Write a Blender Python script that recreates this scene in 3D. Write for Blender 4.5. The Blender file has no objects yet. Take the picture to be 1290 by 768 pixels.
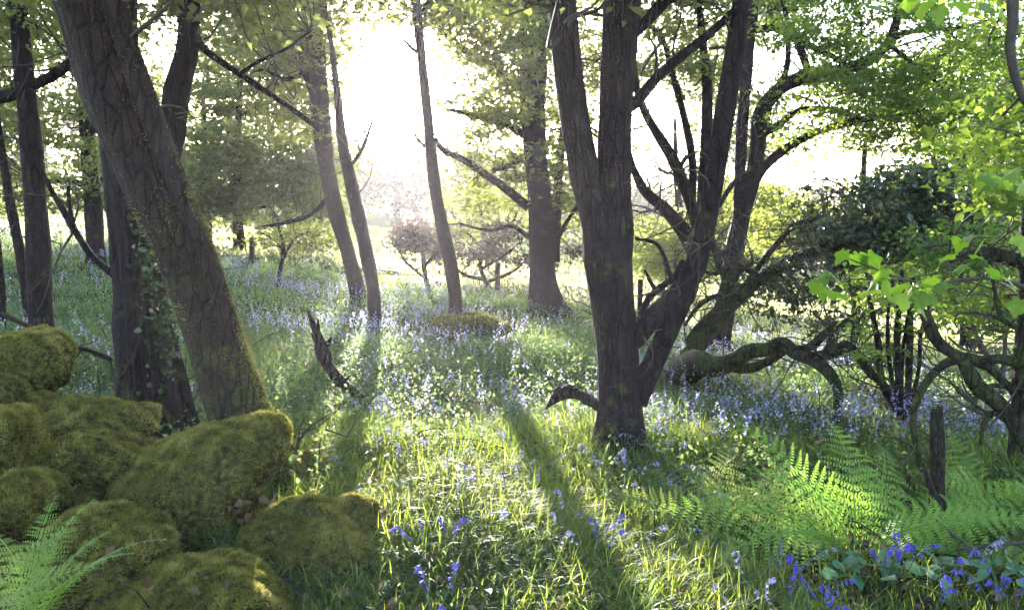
import bpy, math, random
import numpy as np
from mathutils import Vector

# ------------------------------------------------------------------ camera
F = 1012.0                      # focal length in photo pixels (photo 1290 x 768)
CAM_H = 1.6
PITCH = math.atan((384 - 300) / F)
scene = bpy.context.scene
col = scene.collection
cam_data = bpy.data.cameras.new("camera")
cam = bpy.data.objects.new("camera", cam_data)
col.objects.link(cam)
cam.location = (0, 0, CAM_H)
cam.rotation_euler = (math.pi / 2 - PITCH, 0, 0)
cam_data.sensor_width = 36.0
cam_data.lens = 36.0 * F / 1290.0
cam_data.clip_start = 0.05
cam_data.clip_end = 2000
scene.camera = cam

CP, SP = math.cos(PITCH), math.sin(PITCH)


def ray(px, py):
    dx, dy = (px - 645) / F, (384 - py) / F
    return np.array([dx, CP + SP * dy, -SP + CP * dy])


def P(px, py, Y):
    """World point seen at a photo pixel, at distance Y in front of the camera."""
    d = ray(px, py)
    return np.array([0, 0, CAM_H]) + d * (Y / d[1])


# ------------------------------------------------------------------ light
sun_dir = ray(478, 112)
sun_dir = sun_dir / np.linalg.norm(sun_dir)
world = bpy.data.worlds.new("World")
scene.world = world
world.use_nodes = True
wn = world.node_tree.nodes
bg = wn["Background"]
sky = wn.new("ShaderNodeTexSky")
sky.sky_type = 'NISHITA'
sky.sun_disc = False
sky.sun_elevation = math.asin(sun_dir[2])
sky.sun_rotation = math.atan2(sun_dir[0], sun_dir[1])
sky.air_density = 1.0
sky.dust_density = 1.6
sky.ozone_density = 1.6
world.node_tree.links.new(sky.outputs[0], bg.inputs[0])
bg.inputs[1].default_value = 0.15
sun_data = bpy.data.lights.new("sun", 'SUN')
sun_data.energy = 3.7
sun_data.angle = math.radians(0.53)
sun_data.color = (1.0, 0.95, 0.88)
sun = bpy.data.objects.new("sun", sun_data)
sun.rotation_euler = Vector(-sun_dir).to_track_quat('-Z', 'Y').to_euler()
col.objects.link(sun)
scene.view_settings.view_transform = 'Standard'
scene.view_settings.look = 'None'
scene.view_settings.gamma = 1.0
scene.view_settings.use_curve_mapping = False
scene.view_settings.exposure = 3.35
HAZE_DENSITY = 0.00055
HAZE_G = 0.62

scene.render.engine = 'CYCLES'
cy = scene.cycles
cy.max_bounces = 6
cy.diffuse_bounces = 3
cy.glossy_bounces = 1
cy.transmission_bounces = 4
cy.volume_bounces = 0
cy.use_denoising = True
cy.denoising_prefilter = 'ACCURATE'
cy.caustics_reflective = False
cy.caustics_refractive = False
cy.sample_clamp_indirect = 8


# ------------------------------------------------------------------ helpers
def rngs(seed):
    return np.random.default_rng(seed)


def nz(p, freq, seed, octaves=3):
    """Smooth pseudo noise of points p (N,3), about -1..1."""
    r = rngs(seed)
    p = np.asarray(p, float)
    out = np.zeros(len(p))
    amp, tot = 1.0, 0.0
    for o in range(octaves):
        s = np.zeros(len(p))
        w = p + 0.35 / freq * np.sin(p[:, [1, 2, 0]] * freq * 1.7 + r.uniform(0, 6, 3))
        for k in range(4):
            d = r.normal(size=3)
            d /= np.linalg.norm(d)
            s += np.sin(w @ d * freq * r.uniform(.7, 1.4) * 2 + r.uniform(0, 6.28))
        out += amp * s / 2.4
        tot += amp
        amp *= .5
        freq *= 2.1
    return out / tot


def sst(a, b, x):
    t = np.clip((x - a) / (b - a), 0, 1)
    return t * t * (3 - 2 * t)


def ground(x, y):
    """Height of the ground."""
    x = np.asarray(x, float)
    y = np.asarray(y, float)
    r = np.clip(x / np.maximum(y, 5.0), -.85, .85)
    s = np.where(y > 4, (np.sqrt((y - 4) ** 2 + 1.0) - 1.0), 0.0)
    s1 = np.minimum(s, 15.5) / 15.5
    z = s1 * (.42 - 2.0 * r)
    yf = np.maximum(y - 19.5, 0)
    yf = np.minimum(yf, 62) - .0
    z = z + yf * (.012 - .12 * r)
    z = z + .10 * np.maximum(y - 85, 0)
    fade = 1 - sst(18, 40, y) * .6
    z = z + fade * (.045 * np.sin(x * 1.1 + .6 * y) + .04 * np.sin(y * 1.3 - x * .7 + 1) + .02 * np.sin(x * 3.1 + 2 * y))
    return z


def gz(x, y):
    return float(ground(np.array([x]), np.array([y]))[0])


def edge_y(x, y):
    """Distance at which the wood ends and the meadow starts."""
    r = np.asarray(x) / np.maximum(np.asarray(y), 5)
    return np.interp(r, [-.58, -.29, -.16, -.045, .094, .25, .4, .55], [20.8, 19.6, 19.2, 18.0, 16.6, 13.9, 12.2, 11.9]) + .6 * np.sin(np.asarray(x) * .7)


def G(px, py, lo=2.2, hi=70):
    """Ground point seen at a photo pixel."""
    ys = np.concatenate([np.linspace(lo, 25, 900), np.linspace(25, hi, 400)])
    d = ray(px, py)
    t = ys / d[1]
    x = d[0] * t
    z = CAM_H + d[2] * t
    hit = np.nonzero(z <= ground(x, ys))[0]
    i = hit[0] if len(hit) else -1
    return np.array([x[i], ys[i], gz(x[i], ys[i])])


TRIS = 0


def mesh_np(name, V, faces, mat, parent=None, var=None, smooth=False, link=True, mats=None, midx=None):
    """Link one mesh object from numpy arrays; V in world coordinates, moved into the parent's frame."""
    global TRIS
    V = np.asarray(V, np.float32).reshape(-1, 3)
    faces = np.asarray(faces, np.int32)
    if parent is not None:
        V = V - np.array(parent_origin(parent), np.float32)
    me = bpy.data.meshes.new(name)
    n, k = faces.shape
    me.vertices.add(len(V))
    me.vertices.foreach_set("co", V.ravel())
    me.loops.add(n * k)
    me.loops.foreach_set("vertex_index", faces.ravel())
    me.polygons.add(n)
    me.polygons.foreach_set("loop_start", np.arange(0, n * k, k, dtype=np.int32))
    me.polygons.foreach_set("loop_total", np.full(n, k, np.int32))
    if smooth:
        me.polygons.foreach_set("use_smooth", np.ones(n, bool))
    if mats:
        for m in mats:
            me.materials.append(m)
        if midx is not None:
            me.polygons.foreach_set("material_index", np.asarray(midx, np.int32))
    else:
        me.materials.append(mat)
    if var is not None:
        at = me.attributes.new("var", 'FLOAT', 'FACE')
        at.data.foreach_set("value", np.asarray(var, np.float32).ravel())
    me.update(calc_edges=True)
    TRIS += n * (k - 2)
    if not link:
        return me
    o = bpy.data.objects.new(name, me)
    col.objects.link(o)
    if parent is not None:
        o.parent = parent
    return o


def parent_origin(o):
    p = np.zeros(3)
    while o is not None:
        p = p + np.array(o.location)
        o = o.parent
    return p


def tag(o, label=None, cat=None, group=None, kind=None):
    if label:
        o['label'] = label
    if cat:
        o['category'] = cat
    if group:
        o['group'] = group
    if kind:
        o['kind'] = kind
    return o


def thing(name, label, cat, loc=(0, 0, 0), group=None):
    o = bpy.data.objects.new(name, None)
    o.empty_display_size = .1
    o.location = [float(v) for v in loc]
    col.objects.link(o)
    return tag(o, label, cat, group)


def merge(parts):
    """Join (V, F) pairs with equal face size."""
    Vs, Fs, off = [], [], 0
    for V, Fc in parts:
        Vs.append(np.asarray(V).reshape(-1, 3))
        Fs.append(np.asarray(Fc) + off)
        off += len(Vs[-1])
    return np.concatenate(Vs), np.concatenate(Fs)


def catmull(pts, sub):
    pts = np.asarray(pts, float)
    p = np.vstack([2 * pts[0] - pts[1], pts, 2 * pts[-1] - pts[-2]])
    out = []
    for i in range(1, len(p) - 2):
        for t in np.linspace(0, 1, sub, endpoint=False):
            a, b, c, d = p[i - 1], p[i], p[i + 1], p[i + 2]
            out.append(.5 * ((2 * b) + (-a + c) * t + (2 * a - 5 * b + 4 * c - d) * t * t + (-a + 3 * b - 3 * c + d) * t ** 3))
    out.append(pts[-1])
    return np.array(out)


def tube(path, rad, segs=10, seed=0, lobes=.0, rough=.0, close=True, ridge=0.0, roots=0.0):
    """Quad tube round a path, radius per point, uneven outline."""
    path = np.asarray(path, float)
    n = len(path)
    rad = np.asarray(rad, float)
    T = np.gradient(path, axis=0)
    T /= np.maximum(np.linalg.norm(T, axis=1, keepdims=True), 1e-9)
    u = np.cross(T[0], [0, 1, .13])
    if np.linalg.norm(u) < .2:
        u = np.cross(T[0], [1, 0, 0])
    U = np.zeros((n, 3))
    for i in range(n):
        u = u - T[i] * (u @ T[i])
        u /= np.linalg.norm(u)
        U[i] = u
    W = np.cross(T, U)
    th = np.linspace(0, 2 * np.pi, segs, endpoint=False)
    ring = U[:, None] * np.cos(th)[None, :, None] + W[:, None] * np.sin(th)[None, :, None]
    rr = np.repeat(rad[:, None], segs, 1)
    if lobes or rough:
        s = np.concatenate([[0], np.cumsum(np.linalg.norm(np.diff(path, axis=0), axis=1))])
        r = rngs(seed)
        m = rad.mean()
        for k, a in ((2, .5), (3, .8), (5, .6)):
            rr = rr * (1 + lobes * a * np.sin(k * th[None] + r.uniform(0, 6) + .35 * np.sin(s[:, None] / (m * 5) + r.uniform(0, 6))))
        if roots:
            lob = .5 + .5 * np.sin(5 * th[None] + r.uniform(0, 6) + .6 * np.sin(2 * th[None] + 1))
            rr = rr * (1 + roots * np.exp(-np.maximum(s[:, None] - .1, 0) / (m * .9)) * lob ** 1.5)
        if ridge:
            for k in (7, 11, 17):
                ph = r.uniform(0, 6) + 1.6 * np.sin(s[:, None] / (m * 7) + r.uniform(0, 6)) + 1.0 * np.sin(s[:, None] / (m * 2.3) + r.uniform(0, 6))
                rr = rr * (1 - ridge * np.abs(np.sin(k * .5 * th[None] + ph)) ** .5 * (1 + .6 * np.sin(s[:, None] / (m * 1.7) + k)))
        if rough:
            q = (path[:, None] + ring * rad[:, None, None]).reshape(-1, 3)
            rr = rr * (1 + rough * nz(q, .35 / m, seed, 3).reshape(n, segs))
    V = path[:, None] + ring * rr[..., None]
    V = V.reshape(-1, 3)
    i = np.arange(n - 1)[:, None] * segs
    j = np.arange(segs)[None]
    j2 = (j + 1) % segs
    Fc = np.stack([i + j, i + j2, i + segs + j2, i + segs + j], -1).reshape(-1, 4)
    if close:
        c = len(V)
        V = np.vstack([V, path[-1] + T[-1] * rad[-1] * .5])
        b = (n - 1) * segs
        cap = np.array([[b + k, b + (k + 1) % segs, c, c] for k in range(segs)])
        # keep quads valid: split cap into quads of two neighbouring sides
        if segs % 2 == 0:
            cap = np.array([[b + k, b + k + 1, b + (k + 2) % segs, c] for k in range(0, segs, 2)])
            Fc = np.vstack([Fc, cap])
        else:
            V = V[:-1]
    return V, Fc


# ------------------------------------------------------------------ materials
def newmat(name):
    m = bpy.data.materials.new(name)
    m.use_nodes = True
    nt = m.node_tree
    for n in list(nt.nodes):
        nt.nodes.remove(n)
    out = nt.nodes.new("ShaderNodeOutputMaterial")
    return m, nt, out


def N(nt, typ, **kw):
    n = nt.nodes.new(typ)
    for k, v in kw.items():
        if k in n.inputs.keys() if isinstance(k, str) and hasattr(n.inputs, 'keys') else False:
            n.inputs[k].default_value = v
        else:
            setattr(n, k, v)
    return n


def ramp(nt, stops):
    n = nt.nodes.new("ShaderNodeValToRGB")
    e = n.color_ramp.elements
    while len(e) < len(stops):
        e.new(.5)
    for el, (p, c) in zip(e, stops):
        el.position = p
        el.color = (*c, 1)
    return n


def leaf_mat(name, stops, tstops, fac=.5, rough=.45, spec=.35, clump=0.0):
    """Leaf: coloured by its own variation value; light passes through it."""
    m, nt, out = newmat(name)
    L = nt.links.new
    at = N(nt, "ShaderNodeAttribute", attribute_name="var")
    r1, r2 = ramp(nt, stops), ramp(nt, tstops)
    L(at.outputs['Fac'], r1.inputs[0])
    L(at.outputs['Fac'], r2.inputs[0])
    pr = nt.nodes.new("ShaderNodeBsdfPrincipled")
    pr.inputs['Roughness'].default_value = rough
    pr.inputs['Specular IOR Level'].default_value = spec
    tr = nt.nodes.new("ShaderNodeBsdfTranslucent")
    L(r1.outputs[0], pr.inputs['Base Color'])
    L(r2.outputs[0], tr.inputs[0])
    mx = nt.nodes.new("ShaderNodeMixShader")
    mx.inputs[0].default_value = fac
    L(pr.outputs[0], mx.inputs[1])
    L(tr.outputs[0], mx.inputs[2])
    L(mx.outputs[0], out.inputs[0])
    return m


def bark_mat(name, c1, c2, moss=(.07, .075, .018), moss_amt=.35, scale=1.0, moss_low=0.0, bump=.6):
    m, nt, out = newmat(name)
    L = nt.links.new
    geo = nt.nodes.new("ShaderNodeNewGeometry")
    mp = nt.nodes.new("ShaderNodeMapping")
    mp.inputs['Scale'].default_value = (1, 1, .22)
    L(geo.outputs['Position'], mp.inputs[0])
    n1 = N(nt, "ShaderNodeTexNoise", Scale=26 * scale, Detail=8.0, Roughness=.65)
    L(mp.outputs[0], n1.inputs['Vector'])
    n2 = N(nt, "ShaderNodeTexNoise", Scale=3.2 * scale, Detail=6.0, Roughness=.6)
    L(geo.outputs['Position'], n2.inputs['Vector'])
    n3 = N(nt, "ShaderNodeTexNoise", Scale=70 * scale, Detail=4.0)
    L(geo.outputs['Position'], n3.inputs['Vector'])
    vo = N(nt, "ShaderNodeTexVoronoi", Scale=17 * scale)
    vo.feature = 'DISTANCE_TO_EDGE'
    L(mp.outputs[0], vo.inputs['Vector'])
    r = ramp(nt, [(.3, c1), (.55, c2), (.78, tuple(min(1, v * 2.3) for v in c2))])
    L(n1.outputs[0], r.inputs[0])
    # lichen patches
    rl = ramp(nt, [(.60, (0, 0, 0)), (.72, (1, 1, 1))])
    L(n2.outputs[0], rl.inputs[0])
    mxl = N(nt, "ShaderNodeMix", data_type='RGBA')
    L(rl.outputs[0], mxl.inputs[0])
    L(r.outputs[0], mxl.inputs[6])
    mxl.inputs[7].default_value = (.048, .036, .036, 1)
    # moss patches, thicker low down on the trunk
    sep = nt.nodes.new("ShaderNodeSeparateXYZ")
    L(geo.outputs['Position'], sep.inputs[0])
    mr = N(nt, "ShaderNodeMapRange")
    mr.inputs[1].default_value = 2.6
    mr.inputs[2].default_value = 0.0
    mr.inputs[3].default_value = -moss_low * .4
    mr.inputs[4].default_value = moss_low
    L(sep.outputs[2], mr.inputs[0])
    add = N(nt, "ShaderNodeMath", operation='ADD')
    n4 = N(nt, "ShaderNodeTexNoise", Scale=5.0 * scale, Detail=9.0, Roughness=.7)
    L(geo.outputs['Position'], n4.inputs['Vector'])
    L(n4.outputs[0], add.inputs[0])
    L(mr.outputs[0], add.inputs[1])
    rm = ramp(nt, [(.62 - moss_amt * .4, (0, 0, 0)), (.78 - moss_amt * .4, (1, 1, 1))])
    L(add.outputs[0], rm.inputs[0])
    mxm = N(nt, "ShaderNodeMix", data_type='RGBA')
    L(rm.outputs[0], mxm.inputs[0])
    L(mxl.outputs[2], mxm.inputs[6])
    mc = ramp(nt, [(.3, tuple(v * .6 for v in moss)), (.7, tuple(v * 1.5 for v in moss))])
    L(n3.outputs[0], mc.inputs[0])
    L(mc.outputs[0], mxm.inputs[7])
    ck = ramp(nt, [(.0, (.25, .22, .22)), (.09, (1, 1, 1))])
    L(vo.outputs['Distance'], ck.inputs[0])
    mk = N(nt, "ShaderNodeMix", data_type='RGBA')
    mk.blend_type = 'MULTIPLY'
    mk.inputs[0].default_value = 1.0
    L(mxm.outputs[2], mk.inputs[6])
    L(ck.outputs[0], mk.inputs[7])
    pr = nt.nodes.new("ShaderNodeBsdfPrincipled")
    pr.inputs['Roughness'].default_value = .85
    pr.inputs['Specular IOR Level'].default_value = .2
    L(mk.outputs[2], pr.inputs['Base Color'])
    h = N(nt, "ShaderNodeMath", operation='MULTIPLY_ADD')
    L(n1.outputs[0], h.inputs[0])
    h.inputs[1].default_value = 1.0
    L(n3.outputs[0], h.inputs[2])
    vr = N(nt, "ShaderNodeMath", operation='MINIMUM')
    L(vo.outputs['Distance'], vr.inputs[0])
    vr.inputs[1].default_value = .12
    h2 = N(nt, "ShaderNodeMath", operation='MULTIPLY_ADD')
    L(vr.outputs[0], h2.inputs[0])
    h2.inputs[1].default_value = 4.0
    L(h.outputs[0], h2.inputs[2])
    bp = N(nt, "ShaderNodeBump", Strength=min(1, bump * 1.6), Distance=.03)
    L(h2.outputs[0], bp.inputs['Height'])
    L(bp.outputs[0], pr.inputs['Normal'])
    L(pr.outputs[0], out.inputs[0])
    return m


def flat_mat(name, stops, scale=8.0, rough=.8, bump=.4, detail=8.0, dist=.02, spec=.25):
    m, nt, out = newmat(name)
    L = nt.links.new
    geo = nt.nodes.new("ShaderNodeNewGeometry")
    n1 = N(nt, "ShaderNodeTexNoise", Scale=scale, Detail=detail, Roughness=.65)
    L(geo.outputs['Position'], n1.inputs['Vector'])
    r = ramp(nt, stops)
    L(n1.outputs[0], r.inputs[0])
    pr = nt.nodes.new("ShaderNodeBsdfPrincipled")
    pr.inputs['Roughness'].default_value = rough
    pr.inputs['Specular IOR Level'].default_value = spec
    L(r.outputs[0], pr.inputs['Base Color'])
    bp = N(nt, "ShaderNodeBump", Strength=bump, Distance=dist)
    L(n1.outputs[0], bp.inputs['Height'])
    L(bp.outputs[0], pr.inputs['Normal'])
    L(pr.outputs[0], out.inputs[0])
    return m


M = {}
M['bark'] = bark_mat("bark", (.009, .0045, .006), (.022, .0115, .0145), moss_amt=.12, moss_low=.06)
M['bark_moss'] = bark_mat("bark_mossy", (.013, .006, .0065), (.032, .017, .016), moss_amt=.16, moss_low=.26, moss=(.055, .046, .017))
M['bark_green'] = bark_mat("bark_green", (.014, .009, .007), (.034, .024, .018), moss_amt=.34, moss_low=.1, moss=(.045, .052, .014))
M['bark_far'] = bark_mat("bark_far", (.010, .0045, .007), (.024, .0125, .0165), moss_amt=.15)
M['twig'] = flat_mat("twig_bark", [(.3, (.03, .022, .018)), (.7, (.075, .058, .045))], 30)
M['dead'] = bark_mat("dead_wood", (.020, .012, .009), (.058, .036, .027), moss_amt=.12, scale=1.5)
M['post'] = bark_mat("post_wood", (.014, .010, .008), (.042, .031, .025), moss_amt=.25, scale=2.0)
M['rock'] = flat_mat("mossy_rock", [(.36, (.012, .010, .005)), (.47, (.045, .038, .014)), (.56, (.10, .09, .024)), (.68, (.20, .18, .05))], 38, .95, 1.0, detail=10.0, dist=.035, spec=.1)
M['leaf_olive'] = leaf_mat("leaf_olive", [(0, (.035, .048, .014)), (1, (.075, .088, .026))], [(0, (.13, .16, .036)), (1, (.34, .38, .085))], .48)
M['leaf_green'] = leaf_mat("leaf_green", [(0, (.03, .060, .014)), (1, (.065, .11, .024))], [(0, (.13, .22, .022)), (1, (.36, .47, .05))], .52)
M['leaf_fresh'] = leaf_mat("leaf_fresh", [(0, (.05, .10, .012)), (1, (.09, .15, .02))], [(0, (.14, .25, .025)), (1, (.32, .45, .06))])
M['leaf_dark'] = leaf_mat("leaf_dark", [(0, (.016, .026, .014)), (1, (.04, .056, .024))], [(0, (.03, .05, .014)), (1, (.08, .11, .03))], .25, .3, .5)
M['leaf_yellow'] = leaf_mat("leaf_yellow", [(0, (.06, .085, .015)), (1, (.10, .12, .03))], [(0, (.26, .32, .05)), (1, (.45, .48, .11))])
M['leaf_pine'] = leaf_mat("needle", [(0, (.045, .035, .028)), (1, (.09, .065, .05))], [(0, (.10, .075, .06)), (1, (.18, .13, .10))], .35)
M['leaf_far'] = leaf_mat("leaf_far", [(0, (.04, .055, .025)), (1, (.08, .10, .045))], [(0, (.12, .15, .05)), (1, (.22, .25, .09))], .4)
M['ivy'] = leaf_mat("ivy_leaf", [(0, (.02, .032, .012)), (1, (.06, .075, .035))], [(0, (.05, .08, .02)), (1, (.12, .16, .04))], .25, .25, .6)
M['grass'] = leaf_mat("grass", [(0, (.034, .068, .032)), (.55, (.062, .108, .046)), (.85, (.10, .14, .065)), (1, (.24, .20, .10))], [(0, (.17, .27, .03)), (.55, (.38, .46, .045)), (.85, (.56, .57, .09)), (1, (.60, .50, .2))], .6, .6, .14)
M['grass_mid'] = leaf_mat("bluebell_leaf_shade", [(0, (.036, .068, .044)), (.7, (.07, .112, .068)), (1, (.16, .16, .10))], [(0, (.14, .23, .07)), (.7, (.30, .40, .11)), (1, (.50, .50, .22))], .5, .55, .2)  # bluebell leaf green that also puts shade into the grass colour
M['grass_far'] = leaf_mat("meadow_grass", [(0, (.06, .095, .025)), (1, (.12, .14, .045))], [(0, (.56, .58, .20)), (1, (.72, .69, .34))], .62)
M['moss'] = leaf_mat("moss", [(0, (.060, .052, .013)), (.5, (.18, .155, .034)), (1, (.36, .30, .10))], [(0, (.10, .10, .02)), (.5, (.27, .25, .05)), (1, (.5, .44, .15))], .42, .7, .1)
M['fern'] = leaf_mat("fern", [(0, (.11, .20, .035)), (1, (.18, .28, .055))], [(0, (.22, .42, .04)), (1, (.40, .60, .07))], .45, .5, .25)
M['fern_lit'] = leaf_mat("fern_sunlit", [(0, (.11, .16, .04)), (1, (.19, .23, .07))], [(0, (.4, .5, .08)), (1, (.6, .66, .16))], .5, .5, .25)  # paler, yellower copy of fern with sunlight put into its colour
M['herb'] = leaf_mat("herb_leaf", [(0, (.045, .105, .042)), (1, (.085, .16, .07))], [(0, (.12, .24, .07)), (1, (.2, .34, .10))], .3, .38, .45)
M['sycamore'] = leaf_mat("sycamore_leaf", [(0, (.05, .105, .012)), (1, (.10, .17, .022))], [(0, (.25, .45, .025)), (1, (.42, .60, .05))], .5, .4, .35)
M['bell_shade'] = leaf_mat("bluebell_petal_shade", [(0, (.16, .16, .33)), (1, (.29, .29, .46))], [(0, (.24, .24, .45)), (1, (.40, .40, .6))], .45, .45, .3)  # petal copy with shade put into its colour, greyer and less saturated
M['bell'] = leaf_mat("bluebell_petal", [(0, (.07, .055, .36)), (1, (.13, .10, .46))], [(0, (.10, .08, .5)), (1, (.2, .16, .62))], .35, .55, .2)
M['bell_pale'] = leaf_mat("bluebell_petal_pale", [(0, (.22, .20, .38)), (1, (.42, .38, .54))], [(0, (.36, .32, .55)), (1, (.58, .54, .72))], .45, .6, .15)  # paler petal copy, carrying sunlight in its colour for flowers in sun
M['litter'] = leaf_mat("dead_leaf", [(0, (.07, .04, .022)), (1, (.18, .115, .07))], [(0, (.08, .045, .02)), (1, (.2, .12, .06))], .3, .6, .2)
M['stem'] = leaf_mat("flower_stem", [(0, (.05, .085, .03)), (1, (.07, .10, .04))], [(0, (.16, .22, .05)), (1, (.2, .26, .06))], .35)


def ground_mat():
    m, nt, out = newmat("ground")
    L = nt.links.new
    geo = nt.nodes.new("ShaderNodeNewGeometry")
    n1 = N(nt, "ShaderNodeTexNoise", Scale=5.0, Detail=10.0, Roughness=.7)
    L(geo.outputs['Position'], n1.inputs['Vector'])
    n2 = N(nt, "ShaderNodeTexNoise", Scale=60.0, Detail=4.0, Roughness=.7)
    L(geo.outputs['Position'], n2.inputs['Vector'])
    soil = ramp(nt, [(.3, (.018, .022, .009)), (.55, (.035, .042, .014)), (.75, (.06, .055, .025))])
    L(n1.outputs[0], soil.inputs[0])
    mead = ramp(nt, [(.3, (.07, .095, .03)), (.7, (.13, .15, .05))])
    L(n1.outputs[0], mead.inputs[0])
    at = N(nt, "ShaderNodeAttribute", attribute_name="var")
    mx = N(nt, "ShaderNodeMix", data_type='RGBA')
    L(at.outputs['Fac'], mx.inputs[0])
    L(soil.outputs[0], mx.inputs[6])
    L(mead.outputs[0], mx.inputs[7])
    pr = nt.nodes.new("ShaderNodeBsdfPrincipled")
    pr.inputs['Roughness'].default_value = .95
    pr.inputs['Specular IOR Level'].default_value = .1
    L(mx.outputs[2], pr.inputs['Base Color'])
    bp = N(nt, "ShaderNodeBump", Strength=.8, Distance=.03)
    L(n2.outputs[0], bp.inputs['Height'])
    L(bp.outputs[0], pr.inputs['Normal'])
    L(pr.outputs[0], out.inputs[0])
    return m


M['ground'] = ground_mat()

# ------------------------------------------------------------------ ground
ux = np.linspace(-1, 1, 181)
gxs = 100 * np.sinh(ux * 3.2) / np.sinh(3.2)
uy = np.linspace(0, 1, 230)
gys = -13 + 178 * (np.sinh((uy) * 2.6) / np.sinh(2.6))
GX, GY = np.meshgrid(gxs, gys)
GZ = ground(GX.ravel(), GY.ravel())
nx, ny = len(gxs), len(gys)
ii = (np.arange(ny - 1)[:, None] * nx + np.arange(nx - 1)[None]).ravel()
GF = np.stack([ii, ii + 1, ii + nx + 1, ii + nx], -1)
GV = np.stack([GX.ravel(), GY.ravel(), GZ], -1)
fc = GV[GF].mean(1)
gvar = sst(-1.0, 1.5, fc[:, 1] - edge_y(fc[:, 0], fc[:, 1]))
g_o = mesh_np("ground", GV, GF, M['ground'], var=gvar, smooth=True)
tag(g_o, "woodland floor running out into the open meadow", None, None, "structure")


# ------------------------------------------------------------------ leaves and blades
def leaf_geo(C, size, rng, up=.8, fold=.15, width=.62, dirs=None):
    """Small folded leaves (two triangles each) centred at C."""
    n = len(C)
    nrm = rng.normal(size=(n, 3)) * (1 - up * .5)
    nrm[:, 2] += up * 1.2
    nrm /= np.linalg.norm(nrm, axis=1, keepdims=True)
    a = rng.normal(size=(n, 3)) if dirs is None else dirs
    a = a - nrm * (a * nrm).sum(1, keepdims=True)
    a /= np.maximum(np.linalg.norm(a, axis=1, keepdims=True), 1e-6)
    b = np.cross(nrm, a)
    L = (size * rng.uniform(.45, 1.5, n))[:, None]
    V = np.empty((n, 4, 3))
    V[:, 0] = C - a * L * .5
    V[:, 1] = C + b * L * width * .5 + nrm * L * fold - a * L * .06
    V[:, 2] = C + a * L * .5 - nrm * L * .1
    V[:, 3] = C - b * L * width * .5 + nrm * L * fold - a * L * .06
    k = np.arange(n)[:, None] * 4
    Fc = np.concatenate([k + [0, 1, 2], k + [0, 2, 3]], 1).reshape(-1, 3)
    return V.reshape(-1, 3), Fc


def blade_geo(R, h, w, head, bend, rng, levels=3):
    """Grass blades rooted at R that arch over towards head."""
    n = len(R)
    d = np.stack([np.cos(head), np.sin(head), np.zeros(n)], -1)
    sd = np.stack([-np.sin(head), np.cos(head), np.zeros(n)], -1)
    ts = np.linspace(0, 1, levels + 1)
    V = np.empty((n, 2 * levels + 1, 3))
    for i, t in enumerate(ts):
        ang = bend * t
        # arc of length h
        hor = h * np.where(bend > 1e-3, (1 - np.cos(ang)) / np.maximum(bend, 1e-3), 0)
        ver = h * np.where(bend > 1e-3, np.sin(ang) / np.maximum(bend, 1e-3), t)
        c = R + d * hor[:, None] + np.array([0, 0, 1]) * ver[:, None]
        if i == levels:
            V[:, 2 * i] = c
        else:
            ww = (w * (1 - t * .55) * .5)[:, None]
            V[:, 2 * i] = c - sd * ww
            V[:, 2 * i + 1] = c + sd * ww
    k = np.arange(n)[:, None] * (2 * levels + 1)
    tr = []
    for i in range(levels - 1):
        tr += [[2 * i, 2 * i + 1, 2 * i + 3], [2 * i, 2 * i + 3, 2 * i + 2]]
    i = levels - 1
    tr += [[2 * i, 2 * i + 1, 2 * i + 2]]
    Fc = np.concatenate([k + t for t in tr], 1).reshape(-1, 3)
    return V.reshape(-1, 3), Fc, len(tr)


def scatter(n, y0, y1, rng, marg=1.22, power=1.0, xr=(-.64, .64)):
    """Ground points between two distances inside a wide wedge in front of the camera."""
    u = rng.uniform(0, 1, n)
    y = (y0 ** power + u * (y1 ** power - y0 ** power)) ** (1 / power)
    x = rng.uniform(xr[0], xr[1], n) * marg * y
    return np.stack([x, y, ground(x, y)], -1)


# ------------------------------------------------------------------ trees
HOLES = [(490, 140, 76, 122), (515, 215, 56, 52), (1040, 225, 75, 36), (845, 170, 42, 70), (840, 250, 50, 30), (965, 75, 28, 18), (1150, 60, 30, 18), (720, 30, 16, 60), (735, 180, 14, 60)]


def clump_pts(rects, rng, holes=HOLES):
    C, Rr, Nn = [], [], []
    for (x0, y0, x1, y1, Y0, Y1, n, r, k) in rects:
        m = 0
        tries = 0
        while m < n and tries < n * 6:
            tries += 1
            px, py = rng.uniform(x0, x1), rng.uniform(y0, y1)
            # soft elliptical outline
            e = ((px - (x0 + x1) / 2) / ((x1 - x0) / 2)) ** 2 + ((py - (y0 + y1) / 2) / ((y1 - y0) / 2)) ** 2
            if e > 1.25 and rng.uniform() < .8:
                continue
            if any(((px - hx) / rx) ** 2 + ((py - hy) / ry) ** 2 < rng.uniform(.75, 1.15) for hx, hy, rx, ry in holes):
                continue
            C.append(P(px, py, rng.uniform(Y0, Y1)))
            Rr.append(r * rng.uniform(.6, 1.3))
            Nn.append(int(k * rng.uniform(.5, 1.5)))
            m += 1
    return np.array(C), np.array(Rr), np.array(Nn)


def twig_between(a, b, r0, r1, rng, segs=4, n=6, sag=.12):
    L = np.linalg.norm(b - a)
    t = np.linspace(0, 1, n)[:, None]
    w = rng.normal(size=3) * L * sag
    w2 = rng.normal(size=3) * L * sag * .5
    path = a * (1 - t) + b * t + w * np.sin(np.pi * t) + w2 * np.sin(2 * np.pi * t)
    return tube(path, np.linspace(r0, r1, n), segs, close=False)


def limb_path(pts, Y):
    out, rad = [], []
    for p in pts:
        y = p[3] if len(p) > 3 else Y
        q = P(p[0], p[1], y)
        out.append(q)
        rad.append(p[2] * .5 * y / F)
    return np.array(out), np.array(rad)


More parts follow.
